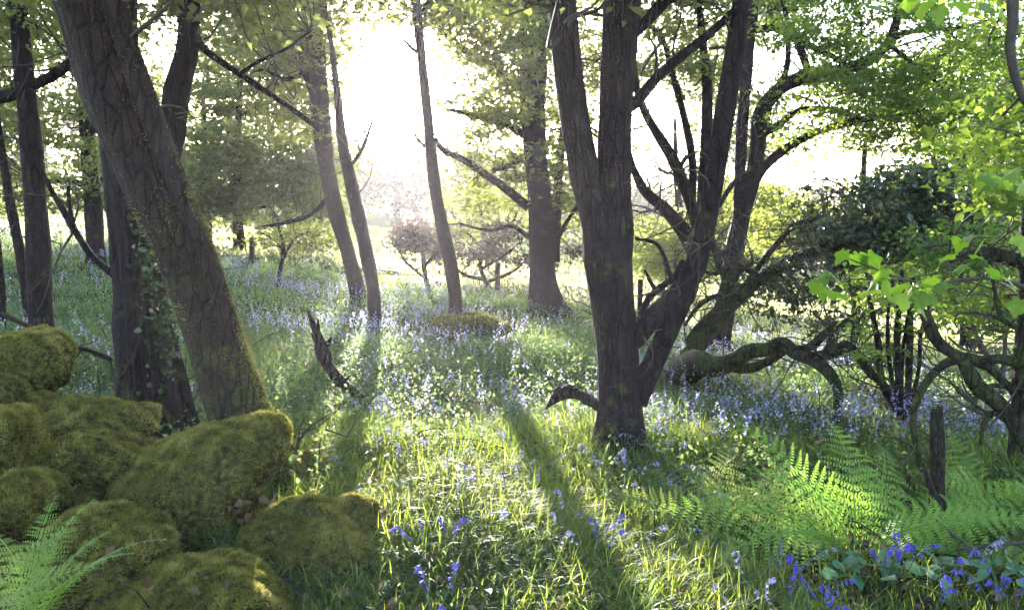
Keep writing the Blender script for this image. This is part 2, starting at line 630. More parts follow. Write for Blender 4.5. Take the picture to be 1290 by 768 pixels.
def make_tree(name, label, base, Y, limbs, mat, crown=None, leaf='leaf_olive', leaf_size=.07, seed=1, cat='tree', group=None,
              twigs=0, flare=0.0, segs=14, holes=HOLES, up=.8, twig_r=.012, tmat='twig', crown_label=None, rough=.10, ridge=.012):
    """limbs: [(part name, [(px, py, width px[, Y])...])]; the first is the trunk and starts at the ground."""
    rng = rngs(seed)
    root = thing(name, label, cat, base, group)
    skel, skr = [], []
    for li, (pn, pts) in enumerate(limbs):
        path, rad = limb_path(pts, Y)
        if li == 0 or pn == 'stem':
            g = gz(path[0][0], path[0][1])
            foot = path[0].copy()
            foot[2] = min(g - .12, foot[2] - .05)
            if path[0][2] > g - .05:
                path = np.vstack([foot, path])
                rad = np.concatenate([[rad[0] * 1.08], rad])
            else:
                path[0][2] = g - .12
        sub = 14 if segs > 40 and li < 3 else (8 if len(path) > 5 else 9)
        pr_ = catmull(np.column_stack([path, rad]), sub)
        sp, sr = pr_[:, :3], np.maximum(pr_[:, 3], .002)
        if flare and li == 0:
            s = np.concatenate([[0], np.cumsum(np.linalg.norm(np.diff(sp, axis=0), axis=1))])
            sr = sr * (1 + flare * np.exp(-s / .28))
        sg = segs if sr.max() > .07 else (14 if sr.max() > .03 else 8)
        V, Fc = tube(sp, sr, sg, seed * 31 + li, lobes=.045 if sr.max() > .05 else .02, rough=rough, ridge=ridge if sg > 20 else 0, roots=(.55 if li == 0 and sr.max() > .09 else 0))
        o = mesh_np(pn, V, Fc, M[mat], root, smooth=True)
        skel.append(sp)
        skr.append(sr)
    SK, SR = np.concatenate(skel), np.concatenate(skr)
    tw = []
    if twigs:
        idx = rng.integers(len(SK) // 3, len(SK), twigs)
        for i in idx:
            L = rng.uniform(.25, .9) * (Y / 9) ** .5
            d = rng.normal(size=3) + np.array([0, 0, .35])
            d /= np.linalg.norm(d)
            a = SK[i]
            b = a + d * L
            r0 = min(SR[i] * .6, twig_r)
            tw.append(twig_between(a, b, r0, r0 * .25, rng))
            for q in range(2):
                a2 = a + (b - a) * rng.uniform(.4, .9)
                tw.append(twig_between(a2, a2 + (d + rng.normal(size=3) * .8) * L * .45, r0 * .5, r0 * .2, rng, 3, 4))
    if crown:
        dens = 1.6 if holes else 1.1
        C, Rr, Nn = clump_pts([(*c[:6], int(c[6] * dens), *c[7:]) for c in crown], rng, holes)
        # one twig from the nearest limb to each clump
        sel = rng.permutation(len(C))[:min(len(C), 160)]
        ends = [SK]
        for i in sel:
            pool = SK
            dd = np.linalg.norm(pool - C[i], axis=1)
            j = int(np.argmin(dd))
            if dd[j] < 5.0 * (Y / 9):
                r0 = min(SR[j] * .5, twig_r * (1 + dd[j] * .25))
                tw.append(twig_between(pool[j], C[i], r0, twig_r * .22, rng, 4, 7, .10))
        pts = np.repeat(C, Nn, 0)
        rr = np.repeat(Rr, Nn)[:, None]
        off = rng.normal(size=(len(pts), 3)) * rr * (np.array([.68, .68, .17]) if Y > 12 and leaf != 'leaf_pine' else np.array([.6, .6, .24 if Y < 12 else .42]))
        pts = pts + off
        V, Fc = leaf_geo(pts, leaf_size, rng, up)
        cv = np.repeat(rng.uniform(0, 1, len(C)), Nn)
        v = np.clip(cv * .55 + rng.uniform(0, 1, len(pts)) * .45, 0, 1)
        o = mesh_np("crown", V, Fc, M[leaf], root, var=np.repeat(v, 2))
        o['kind'] = 'stuff'
        if crown_label:
            o['label'] = crown_label
    if tw:
        V, Fc = merge(tw)
        o = mesh_np("twigs", V, Fc, M[tmat], root, smooth=True)
        o['kind'] = 'stuff'
    return root, SK, SR


def fuzz(o_mesh_V, faces, n, rng, length, width, mask=None, lift=.75):
    """Moss blades (single triangles) spread over a mesh surface."""
    V = np.asarray(o_mesh_V)
    tri = np.vstack([faces[:, [0, 1, 2]], faces[:, [0, 2, 3]]]) if faces.shape[1] == 4 else faces
    A, B, C = V[tri[:, 0]], V[tri[:, 1]], V[tri[:, 2]]
    nr = np.cross(B - A, C - A)
    ar = np.linalg.norm(nr, axis=1)
    nr = nr / np.maximum(ar, 1e-12)[:, None]
    w = ar.copy()
    if mask is not None:
        w = w * mask((A + B + C) / 3, nr)
    k = rng.choice(len(tri), n, p=w / w.sum())
    u, v = rng.uniform(size=n), rng.uniform(size=n)
    f = u + v > 1
    u[f], v[f] = 1 - u[f], 1 - v[f]
    q = A[k] + (B[k] - A[k]) * u[:, None] + (C[k] - A[k]) * v[:, None]
    nn = nr[k]
    d = nn * lift + rng.normal(size=(n, 3)) * .45 + np.array([0, 0, .25])
    d /= np.linalg.norm(d, axis=1, keepdims=True)
    s = np.cross(d, rng.normal(size=(n, 3)))
    s /= np.linalg.norm(s, axis=1, keepdims=True)
    L = (length * rng.uniform(.5, 1.4, n))[:, None]
    patch = nz(q, 5.0, 77, 3)
    fine = nz(q, 24.0, 78, 2)
    L = L * (1 + .4 * patch[:, None] + .5 * fine[:, None])
    out = np.stack([q - s * width * .5 - nn * .004, q + s * width * .5 - nn * .004, q + d * L], 1)
    var = np.clip(.42 + .28 * patch + .30 * fine + rng.normal(size=n) * .14, 0, 1)
    return out.reshape(-1, 3), np.arange(3 * n).reshape(-1, 3), var


# --- leaning trunk, front left
bT1 = G(340, 615)
Y1 = bT1[1]
t1, sk1, sr1 = make_tree(
    "leaning_tree", "thick leaning trunk with mossy ridged bark rising behind the boulders", bT1, Y1,
    [("trunk", [(340, 625, 116), (316, 565, 92), (294, 500, 74), (257, 400, 64), (219, 300, 62), (180, 215, 70), (141, 110, 78), (106, 0, 74), (78, -80, 76), (30, -230, 70), (-10, -420, 58)]),
     ("stem", [(364, 618, 52, Y1 - .05), (338, 550, 36, Y1 - .06), (321, 505, 31, Y1 - .07), (283, 390, 27, Y1 - .08), (252, 300, 26, Y1 - .09), (213, 205, 28, Y1 - .1), (178, 110, 30, Y1 - .1), (146, 10, 30, Y1 - .1), (128, -80, 32, Y1 - .1), (118, -250, 34), (116, -420, 28)]),
     ("branch", [(120, 30, 30), (60, -60, 26), (-40, -120, 20), (-140, -160, 12)]),
     ("branch", [(130, -200, 34), (230, -260, 26), (330, -300, 16)])],
    'bark_moss', crown=[(-60, -320, 330, -60, Y1 - 1.2, Y1 + 1.8, 70, .4, 60)], leaf='leaf_olive', leaf_size=.075, seed=11, flare=.12, segs=56, twigs=10, rough=.10, ridge=.022)
# moss on the lower right edge of the trunk
for ch in list(t1.children):
    if ch.name.split('.')[0] in ('trunk', 'stem'):
        n = len(ch.data.vertices)
        co = np.empty(n * 3, np.float32)
        ch.data.vertices.foreach_get("co", co)
        co = co.reshape(-1, 3) + parent_origin(t1)
        fa = np.array([list(p.vertices) for p in ch.data.polygons])

        def msk(c, nr):
            low = 1 - sst(.5, 2.6, c[:, 2])
            return .02 + low * .4 * sst(-.1, .8, nz(c, 3, 5)) + .6 * (nr[:, 0] > .45) * (1 - sst(1.2, 2.4, c[:, 2])) * (.2 + .8 * sst(-.1, .4, nz(c, 2.2, 8)))
        mv, mf, mvar = fuzz(co, fa, 9000, rngs(5 + n), .016, .005, msk)
        mo = mesh_np("moss", mv, mf, M['moss'], t1, var=mvar)
        mo['kind'] = 'stuff'

# --- ivy clad trunk behind it
bT2 = G(192, 556)
Y2 = bT2[1]
t2, sk2, sr2 = make_tree(
    "ivy_tree", "dark upright trunk with ivy climbing it, behind the leaning trunk", bT2, Y2,
    [("trunk", [(192, 562, 118), (190, 500, 88), (180, 400, 72), (170, 300, 64), (158, 200, 58), (150, 100, 52), (150, 0, 46), (150, -150, 40), (155, -330, 30)]),
     ("stem", [(246, 556, 26), (238, 520, 20), (226, 470, 18), (212, 420, 16), (200, 380, 14)]),
     ("stem", [(222, 556, 30), (210, 470, 28), (196, 380, 30), (188, 300, 34), (200, 235, 34), (216, 180, 32), (222, 120, 32), (236, 62, 30), (238, 0, 27), (240, -120, 24), (250, -300, 16)]),
     ("branch", [(238, 40, 16), (262, 66, 9), (300, 92, 8), (345, 122, 7), (385, 150, 6), (402, 165, 4)]),
     ("branch", [(302, 94, 6), (325, 78, 5), (360, 62, 4), (390, 40, 3)]),
     ("branch", [(142, 345, 10), (118, 325, 8), (95, 292, 9), (78, 262, 8), (62, 235, 6), (48, 205, 4)]),
     ("branch", [(95, 292, 6), (88, 262, 5), (86, 235, 4)])],
    'bark', crown=[(180, -220, 380, 30, Y2 - 1, Y2 + 2.5, 60, .4, 60)], leaf='leaf_olive', leaf_size=.075, seed=12, flare=.1, segs=56, twigs=14, ridge=.035)
# ivy: stems up the trunk and shiny leaves
rng = rngs(40)
iv = []
for k, (pts) in enumerate([[(190, 560), (192, 480), (186, 420), (178, 340), (176, 280)], [(232, 560), (224, 500), (206, 440), (200, 360), (190, 300)],
                           [(150, 480), (168, 450), (178, 410), (182, 370)], [(165, 560), (170, 500), (166, 440)]]):
    pa = catmull([P(a, b, Y2 - .27 + .02 * rng.normal()) for a, b in pts], 6)
    iv.append(tube(pa, np.linspace(.014, .007, len(pa)), 6, close=False))
V, Fc = merge(iv)
mesh_np("ivy_stem", V, Fc, M['dead'], t2, smooth=True)
cen = []
for px, py, sx, sy, n in [(194, 330, 10, 38, 130), (206, 395, 9, 33, 130), (216, 440, 7, 30, 70), (184, 300, 9, 50, 70), (180, 470, 22, 50, 40), (165, 548, 40, 8, 50)]:
    for _ in range(n):
        cen.append(P(px + rng.normal() * sx, py + rng.normal() * sy, Y2 - .30 + rng.normal() * .05))
V, Fc = leaf_geo(np.array(cen), .045, rng, up=.25, width=.85)
o = mesh_np("ivy", V, Fc, M['ivy'], t2, var=np.repeat(rng.uniform(0, 1, len(cen)), 2))
o['kind'] = 'stuff'

# --- slim pair at the left edge
bT3 = G(52, 470)
make_tree("slim_tree", "slim straight trunk at the left edge beside a thinner stem, behind mossy rocks", bT3, bT3[1],
          [("trunk", [(54, 475, 34), (52, 415, 28), (48, 330, 27), (43, 230, 25), (36, 150, 23), (28, 70, 21), (22, 0, 19), (15, -120, 16), (10, -280, 10)]),
           ("branch", [(40, 112, 14), (18, 118, 15), (-20, 122, 14), (-80, 100, 12)]),
           ("branch", [(40, 108, 12), (62, 98, 13), (85, 82, 12), (115, 60, 8), (140, 30, 5)])],
          'bark', crown=[(-120, -160, 110, 40, bT3[1] - 1, bT3[1] + 2, 60, .4, 55), (-60, 20, 90, 110, bT3[1], bT3[1] + 2.5, 16, .35, 45)], leaf='leaf_olive', seed=13, twigs=18)
bT3b = G(42, 410)
make_tree("thin_tree", "thin crooked stem just left of the slim trunk at the left edge", bT3b, bT3b[1],
          [("trunk", [(40, 410, 14), (34, 370, 13), (26, 320, 12), (14, 260, 11), (6, 210, 10), (-4, 150, 9), (-12, 60, 7), (-20, -60, 5)])],
          'bark', crown=[(-90, -120, 40, 130, bT3b[1] - 1, bT3b[1] + 1.5, 26, .35, 50)], leaf='leaf_olive', seed=14, twigs=12)
bT3c = G(-6, 420)
make_tree("thin_tree", "thin dark stem cut by the left edge of the view above the rocks", bT3c, bT3c[1],
          [("trunk", [(0, 425, 12), (1, 380, 11), (-2, 330, 10), (-10, 260, 9), (-20, 150, 7), (-30, 0, 4)])], 'bark', seed=15, twigs=6)

# --- pair of trunks left of the sun
bT5 = G(449, 382)
make_tree("tall_tree", "tall forked trunk left of the sun, the farther of the close pair", bT5, bT5[1],
          [("trunk", [(453, 382, 22), (448, 356, 19), (436, 310, 19), (424, 270, 20), (411, 205, 21), (404, 140, 24), (399, 70, 22), (392, 0, 18), (388, -100, 14), (386, -200, 9)]),
           ("branch", [(400, 128, 14), (388, 98, 12), (374, 66, 11), (360, 30, 10), (346, -8, 8), (330, -60, 6)]),
           ("branch", [(386, 92, 7), (360, 100, 5), (335, 88, 4), (312, 95, 3)]),
           ("branch", [(420, 240, 8), (395, 268, 6), (362, 280, 5), (330, 285, 3)]),
           ("branch", [(396, 30, 10), (410, -20, 9), (425, -80, 6)])],
          'bark_far', crown=[(290, -90, 425, 70, bT5[1] - 2.5, bT5[1] + 2, 80, .5, 60), (320, 60, 420, 180, bT5[1] - 1, bT5[1] + 2, 30, .4, 55)], leaf='leaf_olive', leaf_size=.10, seed=16, twigs=26)
bT5b = G(472, 421)
make_tree("tall_tree", "tall bare trunk left of the sun, the nearer of the close pair", bT5b, bT5b[1],
          [("trunk", [(473, 421, 19), (471, 370, 16), (463, 325, 17), (451, 270, 17), (439, 215, 15), (431, 175, 13), (425, 120, 9), (418, 60, 7), (408, 0, 5), (400, -80, 3)]),
           ("branch", [(436, 215, 6), (455, 190, 4), (470, 150, 3)])],
          'bark_far', crown=[(360, -80, 450, 10, bT5b[1] - 1, bT5b[1] + 1, 14, .35, 45)], leaf='leaf_olive', leaf_size=.10, seed=17, twigs=14)
# --- thin trunk right of the sun
bT6 = G(574, 410)
make_tree("slender_tree", "slender curved trunk right of the sun rising from a low mossy mound", bT6, bT6[1],
          [("trunk", [(574, 412, 21), (573, 370, 17), (564, 315, 17), (551, 255, 15.5), (543, 195, 14), (538, 140, 12.5), (532, 80, 11.5), (526, 20, 11), (522, -60, 10), (520, -160, 6)]),
           ("branch", [(545, 190, 6), (530, 180, 4), (522, 168, 3)]),
           ("branch", [(531, 70, 5), (518, 60, 4), (507, 48, 2)]),
           ("branch", [(527, 25, 5), (550, -20, 4), (570, -70, 3)])],
          'bark_far', crown=[(425, -140, 600, 32, bT6[1] - 1.5, bT6[1] + 1.5, 60, .4, 60), (560, 0, 600, 60, bT6[1], bT6[1] + 1, 5, .3, 40)], leaf='leaf_olive', leaf_size=.10, seed=18, twigs=14)
# --- middle tree
bT7 = G(688, 397)
Y7 = bT7[1]
make_tree("oak_tree", "stout spreading tree in the middle distance with long low boughs", bT7, Y7,
          [("trunk", [(688, 400, 46), (684, 360, 38), (682, 310, 34), (680, 250, 31), (674, 190, 31), (670, 130, 33), (672, 90, 34), (676, 60, 26), (684, 20, 20), (694, -30, 17), (704, -110, 12)]),
           ("branch", [(664, 118, 14), (640, 100, 13), (610, 78, 12), (580, 60, 10), (557, 38, 8), (545, 10, 7), (538, -30, 5)]),
           ("branch", [(668, 80, 15), (658, 50, 13), (664, 20, 12), (678, -10, 10), (690, -60, 7)]),
           ("branch", [(668, 175, 11), (640, 158, 9), (610, 150, 7), (585, 142, 6), (562, 138, 4)]),
           ("branch", [(666, 262, 13), (640, 240, 12), (612, 220, 11), (585, 202, 9), (560, 190, 7), (548, 175, 5)]),
           ("branch", [(672, 185, 9), (648, 205, 7), (620, 215, 6)]),
           ("branch", [(698, 330, 16, Y7 + .3), (700, 270, 14, Y7 + .4), (706, 200, 11, Y7 + .5), (712, 130, 8, Y7 + .6), (716, 60, 6, Y7 + .7)]),
           ("branch", [(702, 300, 7), (720, 270, 5), (742, 240, 4), (755, 200, 3)]),
           ("branch", [(668, 300, 6), (645, 285, 5), (615, 290, 4), (580, 282, 3)])],
          'bark_far', crown=[(545, -70, 720, 80, Y7 - 2.5, Y7 + 2, 85, .5, 70), (590, 60, 680, 150, Y7 - 2, Y7 + 1.5, 32, .4, 60), (585, 150, 695, 262, Y7 - .5, Y7 + 2.5, 44, .4, 55), (690, 120, 745, 300, Y7, Y7 + 2, 26, .4, 50)],
          leaf='leaf_olive', leaf_size=.10, seed=19, twigs=50, flare=.1, segs=32, ridge=.03)

# --- main tree, right of centre
bT8 = G(781, 577)
Y8 = bT8[1]
t8, sk8, sr8 = make_tree(
    "forked_tree", "big dark tree forking into three stems, casting shade on the right", bT8, Y8,
    [("trunk", [(781, 580, 66), (781, 520, 60), (778, 450, 55), (772, 380, 58), (765, 320, 62), (750, 268, 44), (737, 220, 40), (726, 160, 38), (716, 90, 37), (710, 20, 37), (704, -60, 36), (698, -200, 32), (690, -400, 24)]),
     ("branch", [(775, 350, 40), (776, 300, 44), (774, 255, 44), (773, 200, 43), (775, 130, 43), (779, 60, 46), (783, 0, 48), (788, -90, 44), (796, -220, 38), (806, -400, 26)]),
     ("branch", [(800, 505, 34), (818, 468, 29), (838, 425, 28), (858, 380, 27), (876, 335, 27), (889, 285, 26), (900, 225, 25), (912, 150, 25), (924, 80, 24), (934, 15, 23), (944, -60, 23), (958, -180, 19), (975, -320, 12)]),
     ("branch", [(786, 135, 18), (800, 130, 15), (822, 104, 13), (850, 78, 12), (885, 50, 11), (920, 18, 9), (950, -15, 7), (990, -50, 5)]),
     ("branch", [(795, 40, 20), (812, 28, 17), (832, 8, 15), (860, -14, 12), (900, -50, 9)]),
     ("branch", [(796, 430, 26), (822, 400, 26), (850, 372, 26, Y8 + .35), (876, 338, 26, Y8 + .5), (886, 300, 23, Y8 + .6)]),
     ("branch", [(880, 325, 22, Y8 + .55), (862, 292, 19, Y8 + .7), (836, 262, 15, Y8 + .8), (812, 240, 12, Y8 + .9), (798, 212, 9, Y8 + 1), (790, 180, 6, Y8 + 1.1)]),
     ("branch", [(884, 300, 18, Y8 + .6), (868, 250, 15, Y8 + .7), (850, 205, 14, Y8 + .8), (830, 172, 12, Y8 + .9), (812, 140, 10, Y8 + 1), (800, 100, 9, Y8 + 1), (798, 50, 7, Y8 + 1), (806, 0, 5, Y8 + 1)]),
     ("branch", [(885, 300, 18, Y8 + .6), (886, 240, 16, Y8 + .8), (890, 180, 15, Y8 + .9), (891, 110, 13, Y8 + 1), (886, 60, 10, Y8 + 1), (880, 0, 8, Y8 + 1)]),
     ("branch", [(872, 265, 9, Y8 + .7), (872, 200, 10, Y8 + .8), (860, 140, 9, Y8 + .9), (846, 90, 8, Y8 + .9), (835, 50, 6, Y8 + .9), (815, 30, 4, Y8 + .9)]),
     ("branch", [(884, 285, 8, Y8 + .8), (908, 255, 7, Y8 + .9), (925, 230, 6, Y8 + 1.0), (948, 215, 4, Y8 + 1.1)]),
     ("branch", [(862, 328, 9), (850, 348, 9), (832, 362, 9), (816, 378, 9), (808, 402, 10), (803, 424, 10)]),
     ("branch", [(826, 366, 6), (818, 352, 5), (812, 340, 3)]),
     ("branch", [(846, 352, 6, Y8 + .4), (830, 310, 5, Y8 + .4), (800, 300, 4, Y8 + .4)])],
    'bark', crown=[(560, -330, 1020, -30, Y8 - 2, Y8 + 2.5, 150, .4, 60), (560, -60, 700, 20, Y8, Y8 + 2, 12, .25, 40), (820, -40, 930, 50, Y8 + .4, Y8 + 2, 16, .25, 40), (850, 60, 890, 120, Y8 + .8, Y8 + 1.6, 5, .22, 40)],
    leaf='leaf_olive', leaf_size=.06, seed=20, twigs=60, flare=.12, segs=48, rough=.06, ridge=.016)

# --- tree behind, with arching boughs to the right
bT9 = G(908, 448)
Y9 = bT9[1]
make_tree("arching_tree", "tree with long arching boughs reaching right under bright green leaves", bT9, Y9,
          [("trunk", [(904, 450, 32), (910, 400, 27), (920, 350, 24), (928, 300, 23), (938, 255, 22), (950, 215, 20), (955, 180, 20), (958, 145, 19), (975, 118, 18), (1000, 102, 17), (1035, 93, 15), (1075, 84, 14), (1105, 68, 13), (1122, 48, 11), (1132, 15, 9), (1140, -30, 6)]),
           ("branch", [(945, 235, 16), (965, 208, 13), (995, 184, 11), (1035, 164, 9), (1075, 154, 8), (1115, 146, 7), (1165, 138, 4)]),
           ("branch", [(930, 290, 15), (932, 230, 14), (934, 170, 14), (938, 120, 14), (944, 60, 13), (950, 0, 11), (955, -80, 9)]),
           ("branch", [(955, 170, 10), (978, 160, 9), (1005, 140, 8), (1045, 138, 7), (1085, 150, 5)]),
           ("branch", [(940, 40, 11), (975, 36, 9), (1000, 48, 9), (1025, 60, 8), (1050, 72, 6), (1068, 84, 4)]),
           ("branch", [(1000, 45, 7), (1010, 66, 9), (1018, 90, 9)]),
           ("branch", [(1110, 62, 7), (1130, 45, 7), (1165, 38, 6), (1210, 35, 4), (1250, 25, 3)]),
           ("branch", [(1122, 58, 6), (1150, 80, 5), (1180, 105, 4), (1205, 140, 3)]),
           ("branch", [(1050, 90, 5), (1080, 60, 4), (1085, 30, 3), (1078, 0, 2)]),
           ("branch", [(932, 300, 12), (905, 320, 10), (895, 290, 8), (900, 250, 6)]),
           ("branch", [(965, 140, 9), (990, 90, 7), (992, 40, 6), (986, 0, 5), (975, -60, 4)])],
          'bark', crown=[(950, -90, 1300, 60, Y9 - 1.5, Y9 + 1.5, 105, .27, 85), (1030, 40, 1300, 140, Y9 - 1.2, Y9 + 1.5, 74, .25, 85), (950, 85, 1160, 165, Y9 - .8, Y9 + 1.2, 34, .22, 65), (1100, 120, 1300, 190, Y9 - .5, Y9 + 1.5, 55, .3, 70),
                         (985, 150, 1110, 195, Y9 - .5, Y9 + .8, 20, .22, 50), (930, -60, 1010, 70, Y9, Y9 + 1.5, 26, .26, 50), (890, 60, 960, 130, Y9, Y9 + 1, 10, .22, 45)],
          leaf='leaf_green', leaf_size=.064, seed=21, twigs=140, segs=16)

# --- sprawling rhododendron with low boughs on the ground
bT11 = G(872, 480)
Y11 = bT11[1]
make_tree("sprawling_tree", "sprawling mossy boughs snaking low across the bluebells under dark leaves", bT11, Y11,
          [("trunk", [(842, 484, 30), (862, 468, 36, 8.5), (880, 459, 38, 8.0), (900, 462, 28, 7.8), (922, 456, 22, 7.7), (944, 443, 20, 7.6), (966, 440, 18, 7.5), (985, 433, 19, 7.4), (1003, 445, 18, 7.3), (1026, 455, 16, 7.15), (1043, 468, 15, 7.0), (1055, 488, 13, 6.85), (1055, 515, 11, 6.7), (1051, 538, 11, 6.5), (1048, 552, 12, 6.4)]),
           ("branch", [(850, 474, 26), (872, 440, 25), (892, 417, 24), (914, 392, 20), (940, 366, 17), (968, 344, 15), (1000, 325, 13), (1040, 312, 11), (1090, 305, 8)]),
           ("branch", [(912, 460, 14, 7.75), (940, 464, 14, 7.7), (962, 458, 12, 7.6), (986, 442, 13, 7.4)]),
           ("branch", [(998, 442, 12, 7.3), (1022, 436, 11, 7.3), (1042, 418, 11, 7.35), (1066, 406, 10, 7.4), (1095, 396, 9, 7.5), (1130, 385, 6, 7.6)]),
           ("branch", [(1012, 449, 12, 7.2), (1045, 446, 13, 7.1), (1064, 436, 13, 7.0), (1080, 446, 12, 6.95), (1094, 466, 11, 6.9), (1112, 484, 9, 6.9), (1128, 500, 6, 6.9)]),
           ("branch", [(1030, 450, 7, 7.15), (1040, 440, 6, 7.15), (1046, 426, 4, 7.15)]),
           ("branch", [(900, 405, 12), (915, 362, 11), (905, 330, 9), (895, 300, 6)]),
           ("branch", [(925, 380, 9), (960, 330, 8), (985, 300, 7), (1000, 285, 9), (1030, 275, 6)]),
           ("branch", [(860, 460, 9), (872, 420, 8), (905, 385, 7), (925, 350, 6), (950, 330, 5)]),
           ("branch", [(940, 372, 9), (905, 372, 7), (880, 385, 6), (862, 410, 4)]),
           ("branch", [(960, 350, 8), (930, 335, 7), (900, 345, 5), (880, 338, 4)]),
           ("branch", [(1040, 312, 10), (1090, 285, 9), (1140, 262, 7), (1190, 250, 5)])],
          'bark_green', crown=[(1020, 225, 1240, 320, Y11 - .6, Y11 + 1.8, 95, .24, 60), (1090, 210, 1250, 290, Y11 - .2, Y11 + 1.8, 40, .22, 60), (985, 290, 1210, 372, Y11 - .3, Y11 + 1.4, 60, .2, 50), (925, 325, 1050, 395, Y11, Y11 + 1, 26, .16, 34), (950, 380, 1080, 425, Y11 + .2, Y11 + 1.0, 16, .13, 16)],
          leaf='leaf_dark', leaf_size=.075, seed=22, twigs=170, segs=16, twig_r=.009, holes=[], up=.5, rough=.16)

# --- hazel stool of thin stems
bT12 = G(1138, 545)
Y12 = bT12[1]
make_tree("hazel_bush", "clump of thin upright stems fanning out of one foot among bluebells", bT12, Y12,
          [("trunk", [(1138, 550, 12), (1136, 530, 11), (1128, 512, 10), (1114, 490, 9), (1108, 460, 9), (1106, 430, 8), (1100, 400, 7), (1092, 360, 4)]),
           ("stem", [(1138, 545, 8), (1130, 500, 7), (1122, 470, 6), (1118, 420, 5), (1120, 380, 4)]),
           ("stem", [(1139, 545, 9), (1132, 480, 8), (1130, 430, 8), (1132, 390, 8), (1136, 340, 5)]),
           ("stem", [(1141, 545, 8), (1144, 490, 8), (1146, 440, 9), (1146, 400, 9), (1150, 350, 5)]),
           ("stem", [(1142, 545, 7), (1150, 500, 6), (1158, 460, 5), (1160, 420, 5), (1172, 380, 3)]),
           ("stem", [(1140, 545, 6), (1136, 490, 5), (1138, 440, 4), (1142, 400, 3)])],
          'bark', crown=[(1060, 400, 1180, 460, Y12 - .3, Y12 + .6, 16, .16, 16), (1080, 340, 1180, 400, Y12 - .3, Y12 + .6, 22, .2, 24)], leaf='leaf_green', leaf_size=.06, seed=23, cat='bush', twigs=24, twig_r=.005, holes=[])

# --- contorted tree at the right edge
bT13 = G(1284, 612)
Y13 = bT13[1]
make_tree("contorted_tree", "contorted tree at the right edge with a looping bough and arched stem", bT13, Y13,
          [("trunk", [(1284, 616, 30), (1284, 570, 26), (1286, 520, 25), (1290, 460, 25), (1294, 380, 24), (1298, 280, 22), (1306, 150, 20), (1316, 0, 16), (1330, -160, 10)]),
           ("branch", [(1284, 545, 22), (1272, 524, 20), (1252, 504, 20), (1232, 488, 19), (1220, 468, 18), (1208, 450, 15), (1192, 440, 15), (1178, 426, 15), (1170, 408, 15), (1164, 392, 13)]),
           ("branch", [(1290, 462, 14), (1262, 452, 13), (1238, 454, 13), (1215, 450, 14), (1195, 456, 12), (1178, 468, 11), (1164, 486, 10), (1154, 508, 9), (1150, 530, 9), (1153, 555, 9), (1160, 585, 9), (1170, 615, 9), (1182, 645, 9), (1196, 682, 9)]),
           ("branch", [(1286, 505, 11), (1262, 478, 11), (1244, 462, 11), (1228, 456, 10)]),
           ("branch", [(1284, 486, 9), (1262, 486, 7), (1245, 487, 6), (1230, 500, 6), (1229, 516, 4)]),
           ("branch", [(1270, 530, 8), (1248, 520, 7), (1238, 540, 6), (1236, 560, 4)]),
           ("branch", [(1250, 525, 5), (1222, 505, 4), (1205, 490, 3), (1195, 478, 2)]),
           ("branch", [(1292, 330, 20), (1262, 322, 18), (1240, 318, 16), (1215, 322, 10), (1195, 330, 6)]),
           ("branch", [(1296, 420, 9), (1262, 400, 6), (1252, 360, 5), (1245, 320, 4)])],
          'bark_green', crown=[(1230, 120, 1340, 260, Y13 - 1, Y13 + 1.5, 50, .26, 60), (1240, -200, 1420, 60, Y13 - 1, Y13 + 2, 60, .3, 60), (1170, 350, 1300, 420, Y13 + .3, Y13 + 1.2, 26, .2, 34)], leaf='leaf_green', leaf_size=.055, seed=24, twigs=30, segs=14, holes=[], rough=.14, twig_r=.008)

# --- distant trees on the left and behind
BACK = [
    ("broad leafy tree behind the left stems with a pale trunk", (122, 335), 24, [(122, 338, 22), (120, 290, 21), (116, 240, 19), (110, 170, 17), (105, 80, 13), (100, -40, 8)], [(-130, -60, 170, 130, 70), (-80, 110, 170, 270, 70)], 'leaf_olive'),
    ("small dark trunked tree just right of the leaning trunk", (262, 305), 20, [(262, 306, 10), (262, 285, 10), (260, 250, 9), (258, 190, 8), (256, 110, 5)], [(150, 60, 310, 180, 45), (190, 170, 320, 275, 45)], 'leaf_olive'),
    ("round crowned tree at the meadow edge left of the pair", (302, 313), 18, [(302, 314, 14), (300, 290, 13), (299, 262, 12), (298, 220, 10), (300, 150, 8), (305, 60, 5)], [(250, 30, 420, 150, 75), (250, 140, 410, 280, 85), (330, 170, 432, 322, 60), (200, 200, 330, 290, 30)], 'leaf_olive'),
    ("airy tree with thin leaf sprays showing between the forked tree's upper stems", (835, 385), 15, [(768, 392, 12), (768, 330, 11), (770, 260, 10), (772, 180, 9), (780, 90, 7), (790, -20, 5)], [(690, -60, 990, 90, 56), (790, 60, 920, 200, 22), (900, 120, 980, 220, 12), (690, 60, 770, 210, 22)], 'leaf_olive'),
    ("pale green tree seen between the forked tree's stems", (850, 372), 17, [(850, 378, 12), (852, 330, 11), (856, 280, 10), (852, 220, 7), (850, 150, 4)], [(795, 262, 905, 350, 60), (885, 225, 990, 330, 60)], 'leaf_yellow'),
    ("yellow green tree with a pale trunk beyond the dark bush", (1075, 430), 16, [(1078, 440, 12), (1078, 390, 11), (1080, 330, 10), (1085, 260, 8), (1090, 180, 5)], [(940, 225, 1120, 320, 40), (1040, 270, 1180, 350, 30)], 'leaf_yellow'),
    ("leafy tree with a thick pale trunk at the right behind", (1218, 440), 14, [(1220, 452, 22), (1220, 410, 20), (1222, 360, 19), (1226, 300, 17), (1232, 220, 14), (1240, 120, 9)], [(1140, 180, 1330, 300, 80), (1180, 290, 1310, 400, 46), (1100, 60, 1340, 190, 50)], 'leaf_fresh'),
]
